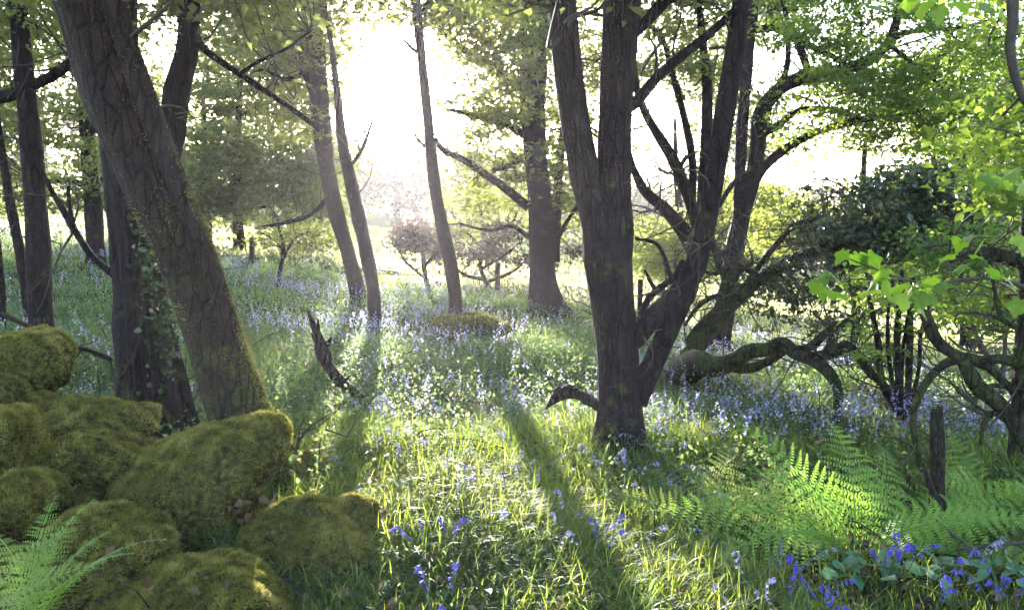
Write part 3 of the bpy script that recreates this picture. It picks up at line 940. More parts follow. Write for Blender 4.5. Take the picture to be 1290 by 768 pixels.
for i, (lab, (bx, by), k, tr, cr, lf) in enumerate(BACK):
    b = G(bx, by)
    Yb = b[1]
    limbs = [("trunk", tr)]
    rng = rngs(300 + i)
    for q in range(5):
        s = tr[rng.integers(2, len(tr) - 1)]
        sg_ = rng.choice([-1, 1])
        limbs.append(("branch", [(s[0], s[1], s[2] * .5), (s[0] + sg_ * 22, s[1] - 12 + rng.normal() * 8, s[2] * .35), (s[0] + sg_ * 50, s[1] - 18 + rng.normal() * 14, s[2] * .25), (s[0] + sg_ * 80, s[1] - 22 + rng.normal() * 20, s[2] * .15)]))
    make_tree("background_tree", lab, b, Yb, limbs, 'bark_far', crown=[(a0, a1, a2, a3, Yb - 1.8, Yb + 2.2, int(n * .8), .026 * Yb + .05, 105) for a0, a1, a2, a3, n in cr], leaf=lf, leaf_size=.0052 * Yb + .018, seed=60 + i, twigs=20)

# saplings
bS = G(350, 362)
make_tree("sapling", "little sapling with two slim stems in the clearing left of the pair", bS, bS[1],
          [("trunk", [(350, 364, 6), (352, 345, 5), (356, 325, 5), (356, 305, 4), (352, 290, 3), (350, 275, 2)]), ("branch", [(354, 335, 4), (362, 315, 3), (372, 300, 2), (388, 292, 2)]),
           ("branch", [(354, 312, 3), (342, 300, 2), (330, 294, 2)])],
          'bark_far', crown=[(315, 265, 405, 315, bS[1] - .7, bS[1] + .7, 26, .25, 26)], leaf='leaf_yellow', leaf_size=.07, seed=71, cat='sapling', holes=[], twigs=14, twig_r=.008)
bS = G(1248, 520)
make_tree("sapling", "leafy young sapling with a forked stem near the contorted tree", bS, bS[1],
          [("trunk", [(1262, 530, 9), (1262, 490, 8), (1258, 470, 7), (1245, 450, 7), (1225, 415, 7), (1208, 375, 7), (1212, 340, 6), (1225, 305, 5), (1235, 285, 3)]),
           ("branch", [(1262, 480, 7), (1266, 430, 6), (1262, 380, 6), (1256, 345, 5), (1248, 322, 4)]), ("branch", [(1242, 445, 4), (1215, 440, 3), (1195, 425, 3)])],
          'twig', crown=[(1140, 280, 1300, 340, bS[1] - .5, bS[1] + .5, 36, .18, 26), (1150, 330, 1300, 410, bS[1] - .5, bS[1] + .5, 36, .18, 26)], leaf='leaf_fresh', leaf_size=.062, seed=72, cat='sapling', holes=[], twigs=16, twig_r=.005)

# wind-shaped dark bushes at the meadow edge
for i, (lab, bx, by, limbs, cr) in enumerate([
    ("low umbrella shaped brown tree standing alone in the sunny meadow", 540, 362, [("trunk", [(541, 366, 7), (536, 350, 6), (534, 332, 6), (532, 315, 5), (530, 300, 4)]), ("branch", [(537, 352, 4), (520, 338, 3), (508, 326, 3), (502, 310, 2)]), ("branch", [(535, 335, 4), (548, 322, 3), (556, 308, 2)])],
     [(507, 284, 558, 310, 16), (498, 298, 526, 322, 7), (540, 300, 568, 330, 7)]),
    ("wide low brown bush with tangled stems left of the stout tree", 618, 362, [("trunk", [(618, 366, 7), (610, 350, 6), (605, 335, 5), (608, 320, 4), (612, 305, 3)]), ("branch", [(612, 352, 5), (590, 348, 4), (575, 338, 3), (568, 322, 2)]), ("branch", [(614, 355, 5), (640, 345, 4), (655, 335, 3), (668, 318, 2)]), ("branch", [(608, 338, 4), (630, 325, 3), (648, 312, 2)])],
     [(575, 302, 636, 338, 13), (606, 286, 656, 314, 10), (648, 300, 700, 342, 10), (696, 312, 736, 330, 4)])]):
    b = G(bx, by)
    make_tree("pine_bush", lab, b, b[1], limbs, 'bark_far', crown=[(a0, a1, a2, a3, b[1] - 1.2, b[1] + 1.2, n, .3, 75) for a0, a1, a2, a3, n in cr], leaf='leaf_pine', leaf_size=.10, seed=80 + i, cat='bush', holes=[], twigs=24, twig_r=.012)
b = G(610, 350)
make_tree("pale_bush", "light yellow green bush behind the stout tree's low boughs", b + np.array([0, 3, 0]), b[1] + 3,
          [("trunk", [(615, 345, 6), (612, 320, 5), (608, 290, 4), (605, 260, 3)]), ("branch", [(612, 320, 4), (640, 290, 3), (655, 260, 2)]), ("branch", [(612, 315, 4), (585, 290, 3), (570, 270, 2)])],
          'bark_far', crown=[(555, 230, 670, 310, b[1] + 2, b[1] + 4.5, 70, .45, 70)], leaf='leaf_yellow', leaf_size=.10, seed=83, cat='bush', holes=[], twigs=20)

# hazy trees beyond the meadow, and a hedge line at its foot
rng = rngs(500)
far_meshes = []
for v in range(4):
    cl = []
    for q in range(46):
        a, e = rng.uniform(0, 6.28), rng.uniform(-.95, 1)
        rr = rng.uniform(.5, 1) ** .6
        cl.append([math.cos(a) * 3.6 * rr * math.sqrt(1 - max(e, 0) ** 2 * .8), math.sin(a) * 3.6 * rr * math.sqrt(1 - max(e, 0) ** 2 * .8), 4.2 + e * 3.4])
    cl = np.array(cl)
    pts = np.repeat(cl, 40, 0) + rng.normal(size=(46 * 40, 3)) * [.7, .7, .5]
    V, Fc = leaf_geo(pts, .45, rng, .5)
    me = mesh_np("crown", V, Fc, M['leaf_far'], link=False, var=np.repeat(np.clip(np.repeat(rng.uniform(0, 1, 46), 40) * .6 + rng.uniform(0, .4, len(pts)), 0, 1), 2))
    pa = catmull([[0, 0, -.5], [.1, 0, 2], [0, .1, 4], [.2, 0, 7]], 4)
    tv, tf = tube(pa, np.linspace(.35, .1, len(pa)), 8, v, .05, .05)
    far_meshes.append((me, mesh_np("trunk", tv, tf, M['bark_far'], link=False)))
k = 0
for px, Y, s in [(-40, 62, 1.0), (60, 70, 1.2), (180, 74, 1.1), (270, 78, 1.1), (345, 84, 1.0), (405, 86, .9), (452, 100, 1.3), (500, 105, 1.5), (560, 102, 1.35), (620, 98, 1.3), (690, 96, 1.2), (745, 92, 1.2), (800, 88, 1.0),
                 (835, 84, 1.1), (880, 86, .95), (930, 84, 1.2), (985, 80, 1.1), (1050, 78, 1.2), (1110, 74, 1.1), (1175, 72, 1.2), (1240, 70, 1.1), (1310, 68, 1.2), (-110, 66, 1.2), (1390, 70, 1.2), (520, 125, 1.6), (440, 130, 1.5), (600, 130, 1.6), (860, 120, 1.5)]:
    x = (px - 645) / F * Y
    z = gz(x, Y)
    r = thing("distant_tree", "hazy distant tree beyond the far edge of the bright meadow", "tree", (x, Y, z), "hazy trees beyond the meadow")
    for me in far_meshes[k % 4]:
        o = bpy.data.objects.new(me.name.split('.')[0], me)
        o.parent = r
        col.objects.link(o)
        if o.name.startswith("crown"):
            o['kind'] = 'stuff'
    r.scale = (s * 1.15, s * 1.15, s * rng.uniform(.75, 1.0))
    r.rotation_euler = (0, 0, rng.uniform(0, 6.28))
    k += 1


# ------------------------------------------------------------------ boulders
def rock_mesh(c, ax, rot, seed, p=2.6, n=31, amp=.10, cut=None):
    u = np.linspace(-1, 1, n)
    V, Fs, off = [], [], 0
    A, B = np.meshgrid(u, u)
    A, B = A.ravel(), B.ravel()
    o = np.ones_like(A)
    for f in [np.stack([A, B, o], -1), np.stack([B, A, -o], -1), np.stack([o, A, B], -1), np.stack([-o, B, A], -1), np.stack([B, o, A], -1), np.stack([A, -o, B], -1)]:
        V.append(f)
        i = (np.arange(n - 1)[:, None] * n + np.arange(n - 1)[None]).ravel() + off
        Fs.append(np.stack([i, i + 1, i + n + 1, i + n], -1))
        off += n * n
    V, Fs = np.concatenate(V), np.concatenate(Fs)
    V = V / (np.abs(V) ** p).sum(1, keepdims=True) ** (1 / p)
    if cut is not None:
        V = cut(V)
    rr_ = rngs(seed * 7 + 3)
    for _k in range(9):
        d_ = rr_.normal(size=3)
        d_ /= np.linalg.norm(d_)
        V = V - d_ * (np.maximum(V @ d_ - rr_.uniform(.66, .95), 0) * .72)[:, None]
    V = V * np.array(ax)
    rx, ry, rz = rot
    cx, sx, cy_, sy, cz, sz = math.cos(rx), math.sin(rx), math.cos(ry), math.sin(ry), math.cos(rz), math.sin(rz)
    Rm = np.array([[cz, -sz, 0], [sz, cz, 0], [0, 0, 1]]) @ np.array([[cy_, 0, sy], [0, 1, 0], [-sy, 0, cy_]]) @ np.array([[1, 0, 0], [0, cx, -sx], [0, sx, cx]])
    V = V @ Rm.T
    m = np.mean(ax)
    d = V / np.linalg.norm(V, axis=1, keepdims=True)
    V = V + d * (amp * m * nz(V + seed * 3.1, 1.1 / m, seed, 4))[:, None] + d * (.018 * nz(V + seed, 10, seed + 1, 2) + .009 * nz(V + seed, 30, seed + 2, 2))[:, None]
    V = V - d * (.05 * m * np.maximum(0, 1 - np.abs(nz(V + seed, 1.5 / m, seed + 5, 2)) * 7))[:, None]
    # weld the six faces
    key = np.round((V) * 2e4).astype(np.int64)
    _, first, inv = np.unique(key, axis=0, return_index=True, return_inverse=True)
    V = V[first] + np.array(c)
    Fs = inv.ravel()[Fs]
    return V, Fs


def boulder(label, px, py, wx, wy, Y, dep, rot=(0, 0, 0), seed=0, p=3.2, moss=7000, amp=.15, cut=None, dz=0):
    c = P(px, py, Y)
    ax = (wx * .95 * Y / F, dep, wy * .93 * Y / F)
    V, Fs = rock_mesh(c, ax, rot, seed, p, amp=amp, cut=cut)
    b = (c[0], c[1], max(V[:, 2].min(), gz(c[0], c[1])))
    root = thing("mossy_boulder", label, "boulder", b, "tumbled mossy boulders")
    mesh_np("stone", V, Fs, M['rock'], root, smooth=True)

    def msk(cc, nr):
        return np.clip(.55 + .7 * nr[:, 2] + .5 * nz(cc, 5, seed + 9, 3), .25, 1) * sst(-.6, -.05, nr[:, 2] + .25 * nz(cc, 6, seed, 2))
    mv, mf, var = fuzz(V, Fs, int(moss * 2.5), rngs(seed + 900), .0145, .0052, msk)
    o = mesh_np("moss", mv, mf, M['moss'], root, var=var)
    o['kind'] = 'stuff'
    return root


def hook(V):           # undercut on the right hand side of the big tilted block
    V = V.copy()
    k = sst(.1, .9, V[:, 0]) * sst(.35, -.75, V[:, 2])
    V[:, 0] -= .55 * k
    V[:, 1] += .35 * k * (V[:, 1] < 0)
    return V


boulder("upright mossy boulder at the foot of the slim trunks, topmost of the heap", 32, 462, 50, 50, 5.0, .30, (0, .25, .5), 1, 3.4, 8000)
boulder("boulder at the left edge under the topmost one", -2, 500, 50, 36, 4.7, .3, (0, .3, .3), 2, 3, 6000)
boulder("long flat mossy slab lying under the ivy trunk", 98, 534, 96, 34, 4.6, .28, (.1, .06, .15), 3, 3.6, 8000)
boulder("wide blocky boulder just below the flat slab", 124, 590, 88, 60, 4.25, .3, (.1, .16, .2), 4, 3.6, 10000)
boulder("tall rounded boulder at the left edge beside the blocky one", 10, 568, 46, 60, 3.9, .28, (0, .12, .2), 5, 2.8, 8000)
boulder("rounded boulder at the left edge just above the fern", 24, 642, 50, 50, 3.65, .28, (0, -.1, .3), 6, 2.8, 8000)
boulder("biggest boulder, tilted block with an undercut right side", 250, 624, 152, 84, 4.05, .36, (.05, -.50, .05), 7, 3.0, 24000, .10, hook)
boulder("square boulder with a sunlit flat top beside the grass", 400, 694, 92, 76, 3.75, .34, (.05, .10, -.15), 8, 3.2, 16000)
boulder("low rounded boulder in front of the biggest one, by the fern", 144, 708, 88, 62, 3.4, .28, (0, .2, .1), 9, 2.8, 10000)
boulder("broad low boulder nearest the camera at the bottom", 266, 768, 130, 68, 3.15, .30, (0, .04, .1), 10, 2.8, 14000)
boulder("small sunlit mossy stone wedged beside the ivy trunk", 196, 580, 30, 20, 4.75, .2, (0, .1, .4), 11, 3, 4500)
boulder("mossy stone hugging the foot of the leaning trunk", 360, 606, 32, 44, 4.75, .22, (0, .45, 0), 12, 2.8, 6000)
boulder("dark stone low in the corner behind the fern", 50, 738, 90, 50, 3.3, .25, (0, .1, .2), 13, 3, 6000)
boulder("shaded stone in the gap under the undercut block", 322, 668, 40, 34, 4.05, .2, (.2, .3, .4), 14, 3.6, 2200)
boulder("low stone at the grass edge under the square boulder", 438, 748, 46, 34, 3.6, .22, (0, -.15, .3), 15, 3.4, 4500)
boulder("small stone wedged between the square boulder and the nearest one", 352, 732, 34, 30, 3.6, .18, (.2, .2, .6), 16, 3.4, 3000)
boulder("small stone under the blocky boulder, in the dark joint", 92, 640, 38, 24, 3.95, .2, (0, -.1, .3), 17, 3.4, 2200)
boulder("small mossy stone on the left edge between the upper boulders", 56, 512, 26, 18, 4.75, .16, (0, .2, .5), 18, 3.0, 2600)
boulder("small stone at the bottom left of the nearest boulder", 150, 752, 36, 26, 3.2, .18, (0, .2, .2), 19, 3.2, 3000)
# dead leaves and broken twigs caught between the stones
rng = rngs(1061)
q = []
for px, py, Y, n, sx, sy in [(318, 650, 3.82, 26, 18, 16), (300, 640, 3.75, 10, 12, 10), (66, 606, 3.95, 16, 10, 14), (80, 622, 3.85, 12, 12, 10), (205, 560, 4.6, 10, 10, 6), (340, 660, 3.75, 14, 16, 10), (150, 690, 3.2, 8, 20, 14), (250, 735, 2.95, 8, 50, 8)]:
    for _ in range(n):
        q.append(P(px + rng.normal() * sx, py + rng.normal() * sy, Y + rng.normal() * .04))
V, Fc = leaf_geo(np.array(q), .045, rng, .4, .2, .7)
o = mesh_np("dead_leaves", V, Fc, M['litter'], var=np.repeat(rng.uniform(0, 1, len(q)), 2))
tag(o, "brown dead leaves caught in the gaps between boulders", "leaves", None, "stuff")
# low mossy mound at the foot of the slender tree
c = G(590, 430)
V, Fs = rock_mesh(c + np.array([0, .3, .08]), (.62, .5, .27), (0, -.05, 0), 31, 2.8, amp=.34)
MOUND = c + np.array([0, .3, 0])
root = thing("mossy_mound", "low dark mossy mound at the foot of the slender trunk", "mound", c)
mesh_np("stone", V, Fs, M['rock'], root, smooth=True)
mv, mf, var = fuzz(V, Fs, 6000, rngs(33), .03, .012)
o = mesh_np("moss", mv, mf, M['moss'], root, var=var)
o['kind'] = 'stuff'


# ------------------------------------------------------------------ dead wood, posts, fence
def dead_wood(name, label, limbs, cat, seed, mat='dead', foot=True, rough=.18):
    pts = [limb_path([(q[0], q[1], q[2], q[3]) for q in l], 1) for l in limbs]
    root = thing(name, label, cat, pts[0][0][0])
    for i, (pa, ra) in enumerate(pts):
        pr_ = catmull(np.column_stack([pa, ra]), 7)
        V, Fc = tube(pr_[:, :3], np.maximum(pr_[:, 3], .003), 12, seed + i, .06, rough)
        mesh_np("log" if i == 0 else "snag", V, Fc, M[mat], root, smooth=True)
    return root


g = G(466, 516)
dead_wood("dead_branch", "dead broken branch leaning up out of the bluebells left of centre", [[(474, 526, 12, g[1]), (458, 508, 14, g[1]), (444, 494, 14, g[1]), (428, 480, 16, g[1]), (415, 463, 16, g[1]), (406, 444, 20, g[1]), (402, 428, 13, g[1]), (395, 410, 9, g[1]), (387, 390, 2, g[1])],
                                                                                   [(406, 442, 9, g[1]), (413, 432, 7, g[1]), (418, 425, 2, g[1])], [(404, 436, 9, g[1]), (396, 426, 6, g[1]), (392, 420, 1, g[1])], [(400, 424, 7, g[1]), (401, 410, 4, g[1]), (399, 400, 1, g[1])], [(432, 484, 4, g[1]), (440, 474, 2, g[1]), (452, 470, 1, g[1])]], "branch", 50, rough=.18)
g = G(700, 528)
dead_wood("fallen_branch", "short dead bough lying against the left of the forked tree", [[(760, 513, 15, Y8), (740, 502, 15, Y8 + .12), (722, 495, 15, Y8 + .2), (707, 496, 14, Y8 + .2), (696, 505, 10, Y8 + .15), (688, 514, 3, Y8 + .1)], [(712, 492, 8, Y8 + .2), (705, 489, 6, Y8 + .2), (696, 492, 2, Y8 + .2)]], "branch", 51, rough=.36)
g = G(590, 668)
dead_wood("fallen_branch", "short rotten log half buried in sunlit grass near the bottom", [[(566, 666, 12, g[1]), (585, 664, 13, g[1]), (605, 661, 11, g[1])]], "log", 52)
g = G(740, 440)
dead_wood("fallen_branch", "mossy log end behind the forked tree on its left", [[(712, 440, 10, g[1]), (728, 436, 16, g[1]), (750, 442, 18, g[1]), (775, 444, 16, g[1])]], "log", 53, 'bark_green')
g = G(455, 350)
dead_wood("fallen_log", "long brown log lying out in the bright meadow behind the pair", [[(405, 336, 8, g[1] + 1.5), (440, 341, 9, g[1] + 1), (480, 343, 7, g[1] + .6), (505, 345, 4, g[1] + .4)]], "log", 54)
g = G(110, 445)
dead_wood("fallen_branch", "thin bent twig crossing from the rocks to the ivy trunk", [[(0, 395, 6, 5.2), (40, 412, 6, 5.4), (80, 432, 6, 5.7), (110, 440, 6, 5.9), (140, 452, 5, 6.1)], [(138, 451, 4, 6.1), (142, 470, 4, 6.1), (147, 488, 3, 6.1)], [(104, 438, 4, 5.9), (92, 455, 3, 5.9)]], "branch", 55, 'twig')
dead_wood("fallen_branch", "pale thin stick propped in front of the ivy trunk", [[(172, 528, 4, 4.9), (195, 543, 4, 4.9), (220, 562, 4, 4.9)]], "branch", 56)
g = G(1215, 690)
dead_wood("fallen_branch", "bare forked twig lying in the grass at the lower right", [[(1290, 683, 4, 3.7), (1250, 686, 5, 3.72), (1222, 690, 5, 3.75), (1205, 690, 4, 3.75)], [(1222, 690, 4, 3.75), (1200, 672, 4, 3.8), (1180, 655, 3, 3.85)], [(1218, 690, 4, 3.75), (1235, 705, 4, 3.7), (1250, 718, 3, 3.7)]], "branch", 57, 'twig')
g = G(1160, 760)
dead_wood("rotten_stump", "small dark rotten stump at the bottom among blue green leaves", [[(1172, 800, 44, 3.3), (1170, 776, 42, 3.3), (1166, 762, 34, 3.3), (1160, 752, 14, 3.3)]], "stump", 58, rough=.3)
b = G(1181, 682)
pts = [(1181, 690, 24, b[1]), (1181, 660, 23, b[1]), (1180, 620, 21, b[1]), (1180, 570, 20, b[1]), (1179, 535, 19, b[1]), (1179, 514, 17, b[1])]
pa, ra = limb_path(pts, 1)
pr_ = catmull(np.column_stack([pa, ra * .86]), 9)
V, Fc = tube(pr_[:, :3], pr_[:, 3], 16, 59, .10, .16)
top = V[:, 2].max()
k = np.clip((V[:, 2] - (top - .07)) / .07, 0, 1)
V[:, 2] += k * (.035 * np.sin(V[:, 0] * 210) + .03 * np.sin(V[:, 1] * 160 + 1) - .02)
pst = thing("fence_post", "weathered broken wooden post standing behind the ferns at the right", "post", pa[0])
mesh_np("shaft", V, Fc, M['post'], pst, smooth=False)
dead_wood("fallen_branch", "pale crooked stick leaning against the broken post behind the bracken", [[(1208, 690, 7, b[1] - .06), (1196, 668, 9, b[1] - .1), (1184, 640, 9, b[1] - .12), (1172, 612, 8, b[1] - .12), (1164, 590, 6, b[1] - .1)]], "branch", 60)


def post(label, px, py_top, py_base, w, group="old fence posts at the meadow edge"):
    b = G(px, py_base)
    Y = b[1]
    h = P(px, py_top, Y)[2] - b[2]
    r = w * .5 * Y / F
    V = []
    for z, k in ((-.2, 1.05), (h * .5, 1.0), (h - .04, .97), (h, .82)):
        for a in range(8):
            t = a / 8 * 6.283 + .39
            V.append((b[0] + math.cos(t) * r * k, b[1] + math.sin(t) * r * k, b[2] + z))
    Fc = [[i * 8 + j, i * 8 + (j + 1) % 8, i * 8 + 8 + (j + 1) % 8, i * 8 + 8 + j] for i in range(3) for j in range(8)]
    Fc += [[24, 25, 26, 27], [24, 27, 28, 31], [28, 29, 30, 31]]
    o = mesh_np("fence_post", V, Fc, M['post'])
    tag(o, label, "post", group)


post("dark fence post at the meadow edge between the brown bushes", 627, 330, 366, 7)
post("grey fence post on the left, in front of the round crowned tree", 318, 298, 336, 6)
post("fence post at the meadow edge just right of the forked trunk", 806, 352, 402, 7)


# ------------------------------------------------------------------ ferns
def frond_mesh(name, L, rise, droop, width, seed, mat, npin=30, nleaf=9, side=0.0):
    """One frond: arched stalk with paired leaflets, each cut into small leaf lobes."""
    rng = rngs(seed)
    t = np.linspace(0, 1, 40)
    ang = rise - droop * t ** 1.4
    dx, dz = np.cos(ang), np.sin(ang)
    x = np.concatenate([[0], np.cumsum(dx[:-1])]) / 39 * L
    z = np.concatenate([[0], np.cumsum(dz[:-1])]) / 39 * L
    y = side * L * t ** 2
    path = np.stack([x, y, z], -1)
    V1, F1 = tube(path[::2], np.linspace(.004, .001, 20) * (L / .7), 4, close=False)
    F1 = np.vstack([F1[:, [0, 1, 2]], F1[:, [0, 2, 3]]])
    T = np.gradient(path, axis=0)
    T /= np.linalg.norm(T, axis=1, keepdims=True)
    parts = [(V1, F1)]
    var = [np.full(len(F1), .5)]
    for i in range(npin):
        s = .16 + .83 * (i / (npin - 1)) ** .95
        k = min(int(s * 39), 39)
        prof = math.sin(min(1, (s - .10) / .30) * math.pi / 2) * (1 - max(0, (s - .35)) / .65) ** .8
        pl = max(.012, width * .5 * prof)
        for sg in (-1, 1):
            lat = np.array([0, sg, 0.0])
            up = np.cross(T[k], lat) * sg
            d = lat * .92 + T[k] * (.30 + .25 * s) + rng.normal(size=3) * .05
            d /= np.linalg.norm(d)
            m = max(3, int(nleaf * (pl / (width * .5)) ** .6) + 1)
            q = np.linspace(.03, 1, m)
            bend = -np.abs(up) * 0
            base = path[k] + d * (q * pl)[:, None] - np.array([0, 0, 1]) * ((q ** 2) * pl * (.22 + .1 * rng.uniform()))[:, None]
            nr = np.cross(d, T[k])
            nr /= np.linalg.norm(nr)
            ll = (.83 * L / npin) * (.46 - .34 * q ** 1.5) * (.7 + .4 * prof)
            for s2 in (-1, 1):
                dd = T[k] * s2 * .95 + d * .45
                dd = dd / np.linalg.norm(dd)
                wv = d * (pl / m * .62)
                tip = base + dd * ll[:, None]
                Q = np.stack([base - wv * .5, base + wv * .6, tip + wv * .35, tip - wv * .2], 1) + nr * .0
                n = len(Q)
                kk = np.arange(n)[:, None] * 4
                Ft = np.concatenate([kk + [0, 1, 2], kk + [0, 2, 3]], 1).reshape(-1, 3)
                parts.append((Q.reshape(-1, 3), Ft))
                var.append(np.repeat(np.clip(rng.uniform(.2, .8) + rng.normal(size=n) * .12, 0, 1), 2))
    V, Fc = merge(parts)
    return mesh_np(name, V, Fc, M[mat], link=False, var=np.concatenate(var))


FR = {
    'broad': [frond_mesh("frond", .75, 1.15, 1.15, .32, 1, 'fern', 17, 11), frond_mesh("frond", .75, 1.0, 1.35, .34, 2, 'fern', 17, 11, .15), frond_mesh("frond", .75, .8, .9, .30, 3, 'fern', 16, 11, -.15)],
    'pale': [frond_mesh("frond", .6, .9, 1.3, .30, 4, 'fern_lit', 20, 9), frond_mesh("frond", .6, .7, 1.1, .28, 5, 'fern_lit', 19, 9, .2)],
    'upright': [frond_mesh("frond", .5, 1.25, 1.1, .20, 6, 'fern', 24, 8), frond_mesh("frond", .5, 1.05, 1.3, .18, 7, 'fern', 24, 8, .15)],
    'small': [frond_mesh("frond", .45, 1.0, 1.5, .22, 8, 'fern_lit', 16, 4), frond_mesh("frond", .45, .7, 1.2, .2, 9, 'fern', 16, 4)],
}


def fern(label, loc, kind, fronds, group=None):
    """fronds: [(heading degrees, scale, tilt degrees)]"""
    root = thing("fern", label, "fern", loc, group)
    for i, (hd, sc, tl) in enumerate(fronds):
        o = bpy.data.objects.new("frond", FR[kind][i % len(FR[kind])])
        o.parent = root
        o.rotation_euler = (math.radians((i * 37) % 17 - 8 + (38 * math.cos(math.radians(hd)) if kind in ('broad', 'pale') else 0)), math.radians(-tl), math.radians(hd))
        o.scale = (sc, sc, sc)
        col.objects.link(o)
    return root


def at(px, py, up=0.0):
    p = G(px, py)
    return (p[0], p[1], p[2] + up)


# headings: 0 = to the right, 90 = away from the camera, 180 = left, 270 = towards the camera
fern("large bright green bracken spreading left of the broken post", at(1075, 705), 'broad', [(140, 1.35, 22), (165, 1.6, 4), (30, 1.3, -2), (8, 1.3, -12), (188, 1.5, -6), (212, 1.15, -6), (340, 1.15, -8), (75, 1.2, 20), (350, 1.3, -8), (175, 1.3, 8), (60, 1.2, 6)])
fern("green bracken in front of the broken post, fronds reaching right", at(1150, 680), 'broad', [(6, 1.2, -10), (40, 1.0, -2), (165, 1.0, 0), (335, 1.0, -10), (110, .8, 8), (20, 1.1, -12), (200, .8, -4)])
fern("bracken at the right edge behind the broken post", at(1255, 655), 'broad', [(170, 1.15, 0), (20, 1.1, 0), (100, 1.0, 10), (230, 1.0, -5), (300, .8, -5)])
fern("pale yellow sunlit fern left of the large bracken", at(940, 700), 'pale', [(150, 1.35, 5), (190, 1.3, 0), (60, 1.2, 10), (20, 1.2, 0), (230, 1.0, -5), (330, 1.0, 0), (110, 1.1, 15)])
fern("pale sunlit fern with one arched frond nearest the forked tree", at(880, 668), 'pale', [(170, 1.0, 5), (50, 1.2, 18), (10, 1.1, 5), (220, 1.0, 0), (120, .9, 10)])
fern("bright green fern in the bottom left corner in front of boulders", P(40, 800, 2.45), 'upright', [(60, .95, 8), (20, 1.0, 0), (95, .95, 12), (130, .9, 8), (0, .95, -8), (35, .85, 15), (340, .8, -5), (160, .8, 0), (75, .7, 20), (300, .6, 0)])
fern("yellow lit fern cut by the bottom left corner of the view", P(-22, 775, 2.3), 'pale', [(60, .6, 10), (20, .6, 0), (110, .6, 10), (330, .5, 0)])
fern("fern clump on the sunny rise at the stout tree's foot", at(660, 392), 'small', [(k * 40, 1.6, 5) for k in range(9)])
fern("second fern clump left of the stout tree's foot", at(632, 388), 'small', [(k * 51 + 10, 1.4, 5) for k in range(7)])
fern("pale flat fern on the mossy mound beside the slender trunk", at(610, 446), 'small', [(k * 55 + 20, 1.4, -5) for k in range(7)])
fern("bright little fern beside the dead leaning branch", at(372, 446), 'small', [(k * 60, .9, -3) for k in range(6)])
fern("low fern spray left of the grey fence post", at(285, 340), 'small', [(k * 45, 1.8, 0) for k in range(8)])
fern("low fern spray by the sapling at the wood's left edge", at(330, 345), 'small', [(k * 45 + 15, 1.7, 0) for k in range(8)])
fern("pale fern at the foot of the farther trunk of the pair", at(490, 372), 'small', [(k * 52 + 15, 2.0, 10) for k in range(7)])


# ------------------------------------------------------------------ low broad leaves, sycamore leaves
def palmate(name, seed, lobes=5, mat='sycamore', droop=.5, toothed=True):
    rng = rngs(seed)
    pts = []
    spec = [(-130, .55), (-68, .85), (0, 1.0), (68, .85), (130, .55)] if lobes == 5 else [(-75, .8), (0, 1.0), (75, .8)]
    pts.append((180, .10))
    for i, (a, r) in enumerate(spec):
        if i:
            pts.append(((a + spec[i - 1][0]) / 2, (.62 * (r + spec[i - 1][1]) / 2 + .06)))
        w = 14
        pts += [(a - w * 1.3, r * .80), (a - w * .8, r * .80), (a - w * .5, r * .90), (a, r), (a + w * .5, r * .90), (a + w * .8, r * .80), (a + w * 1.3, r * .80)] if toothed else [(a - w, r * .8), (a, r), (a + w, r * .8)]
    V = [(0, 0, 0)]
    for a, r in pts:
        t = math.radians(a)
        x, y = math.cos(t) * r * .6 + .0, math.sin(t) * r * .6
        z = -droop * (x * x + y * y) * .8 + .05 * math.sin(5 * t + seed) * r + rng.normal() * .012
        V.append((x, y, z))
    n = len(pts)
    Fc = [[0, 1 + i, 1 + (i + 1) % n] for i in range(n)]
    return mesh_np(name, V, Fc, M[mat], link=False, var=np.clip(.5 + rng.normal() * .25 + rng.normal(size=n) * .05, 0, 1))


def ovate(name, seed, mat='herb'):
    rng = rngs(seed)
    V, n = [], 7
    for i in range(n):
        t = i / (n - 1)
        w = .30 * math.sin(math.pi * min(1, t ** .75 * 1.0)) * (1 + .08 * (-1) ** i)
        z = -.30 * t * t + .02 * math.sin(9 * t)
        V += [(t, -w, z + .10 * w * 2), (t, 0, z), (t, w, z + .10 * w * 2)]
    Fc = []
    for i in range(n - 1):
        a = i * 3
        Fc += [[a, a + 1, a + 4, a + 3], [a + 1, a + 2, a + 5, a + 4]]
    return mesh_np(name, V, Fc, M[mat], link=False, var=np.full(len(Fc), rng.uniform(.1, .9)), smooth=True)


SYC = [palmate("leaf", s, 5, droop=.35 + .2 * (s % 3)) for s in range(5)]
HERB = [ovate("leaf", s) for s in range(5)]

# sycamore outside the frame on the right: its twigs hang into view
Ys = 3.1
bsy = np.array([3.2, 2.6, gz(3.2, 2.6)])
syc = thing("sycamore_tree", "sycamore reaching in from the right, its big bright leaves hanging near the camera", "tree", bsy)
pa = catmull([bsy + [0, 0, -.2], bsy + [.05, 0, 1.2], bsy + [0, .05, 2.4], bsy + [.1, 0, 4.2], bsy + [.2, .1, 6.5]], 8)
V, Fc = tube(pa, np.linspace(.17, .06, len(pa)), 16, 5, .04, .06)
mesh_np("trunk", V, Fc, M['bark'], syc, smooth=True)
rng = rngs(610)


def syc_twig(pix, r0, r1, name="branch"):
    pts = np.array([P(*q) if len(q) == 3 else np.array(q[:3]) for q in pix])
    sp = catmull(pts, 6)
    V, Fc = tube(sp, np.linspace(r0, r1, len(sp)), 6, 3, .02, .05, close=False)
    mesh_np(name, V, Fc, M['twig'], syc, smooth=True)


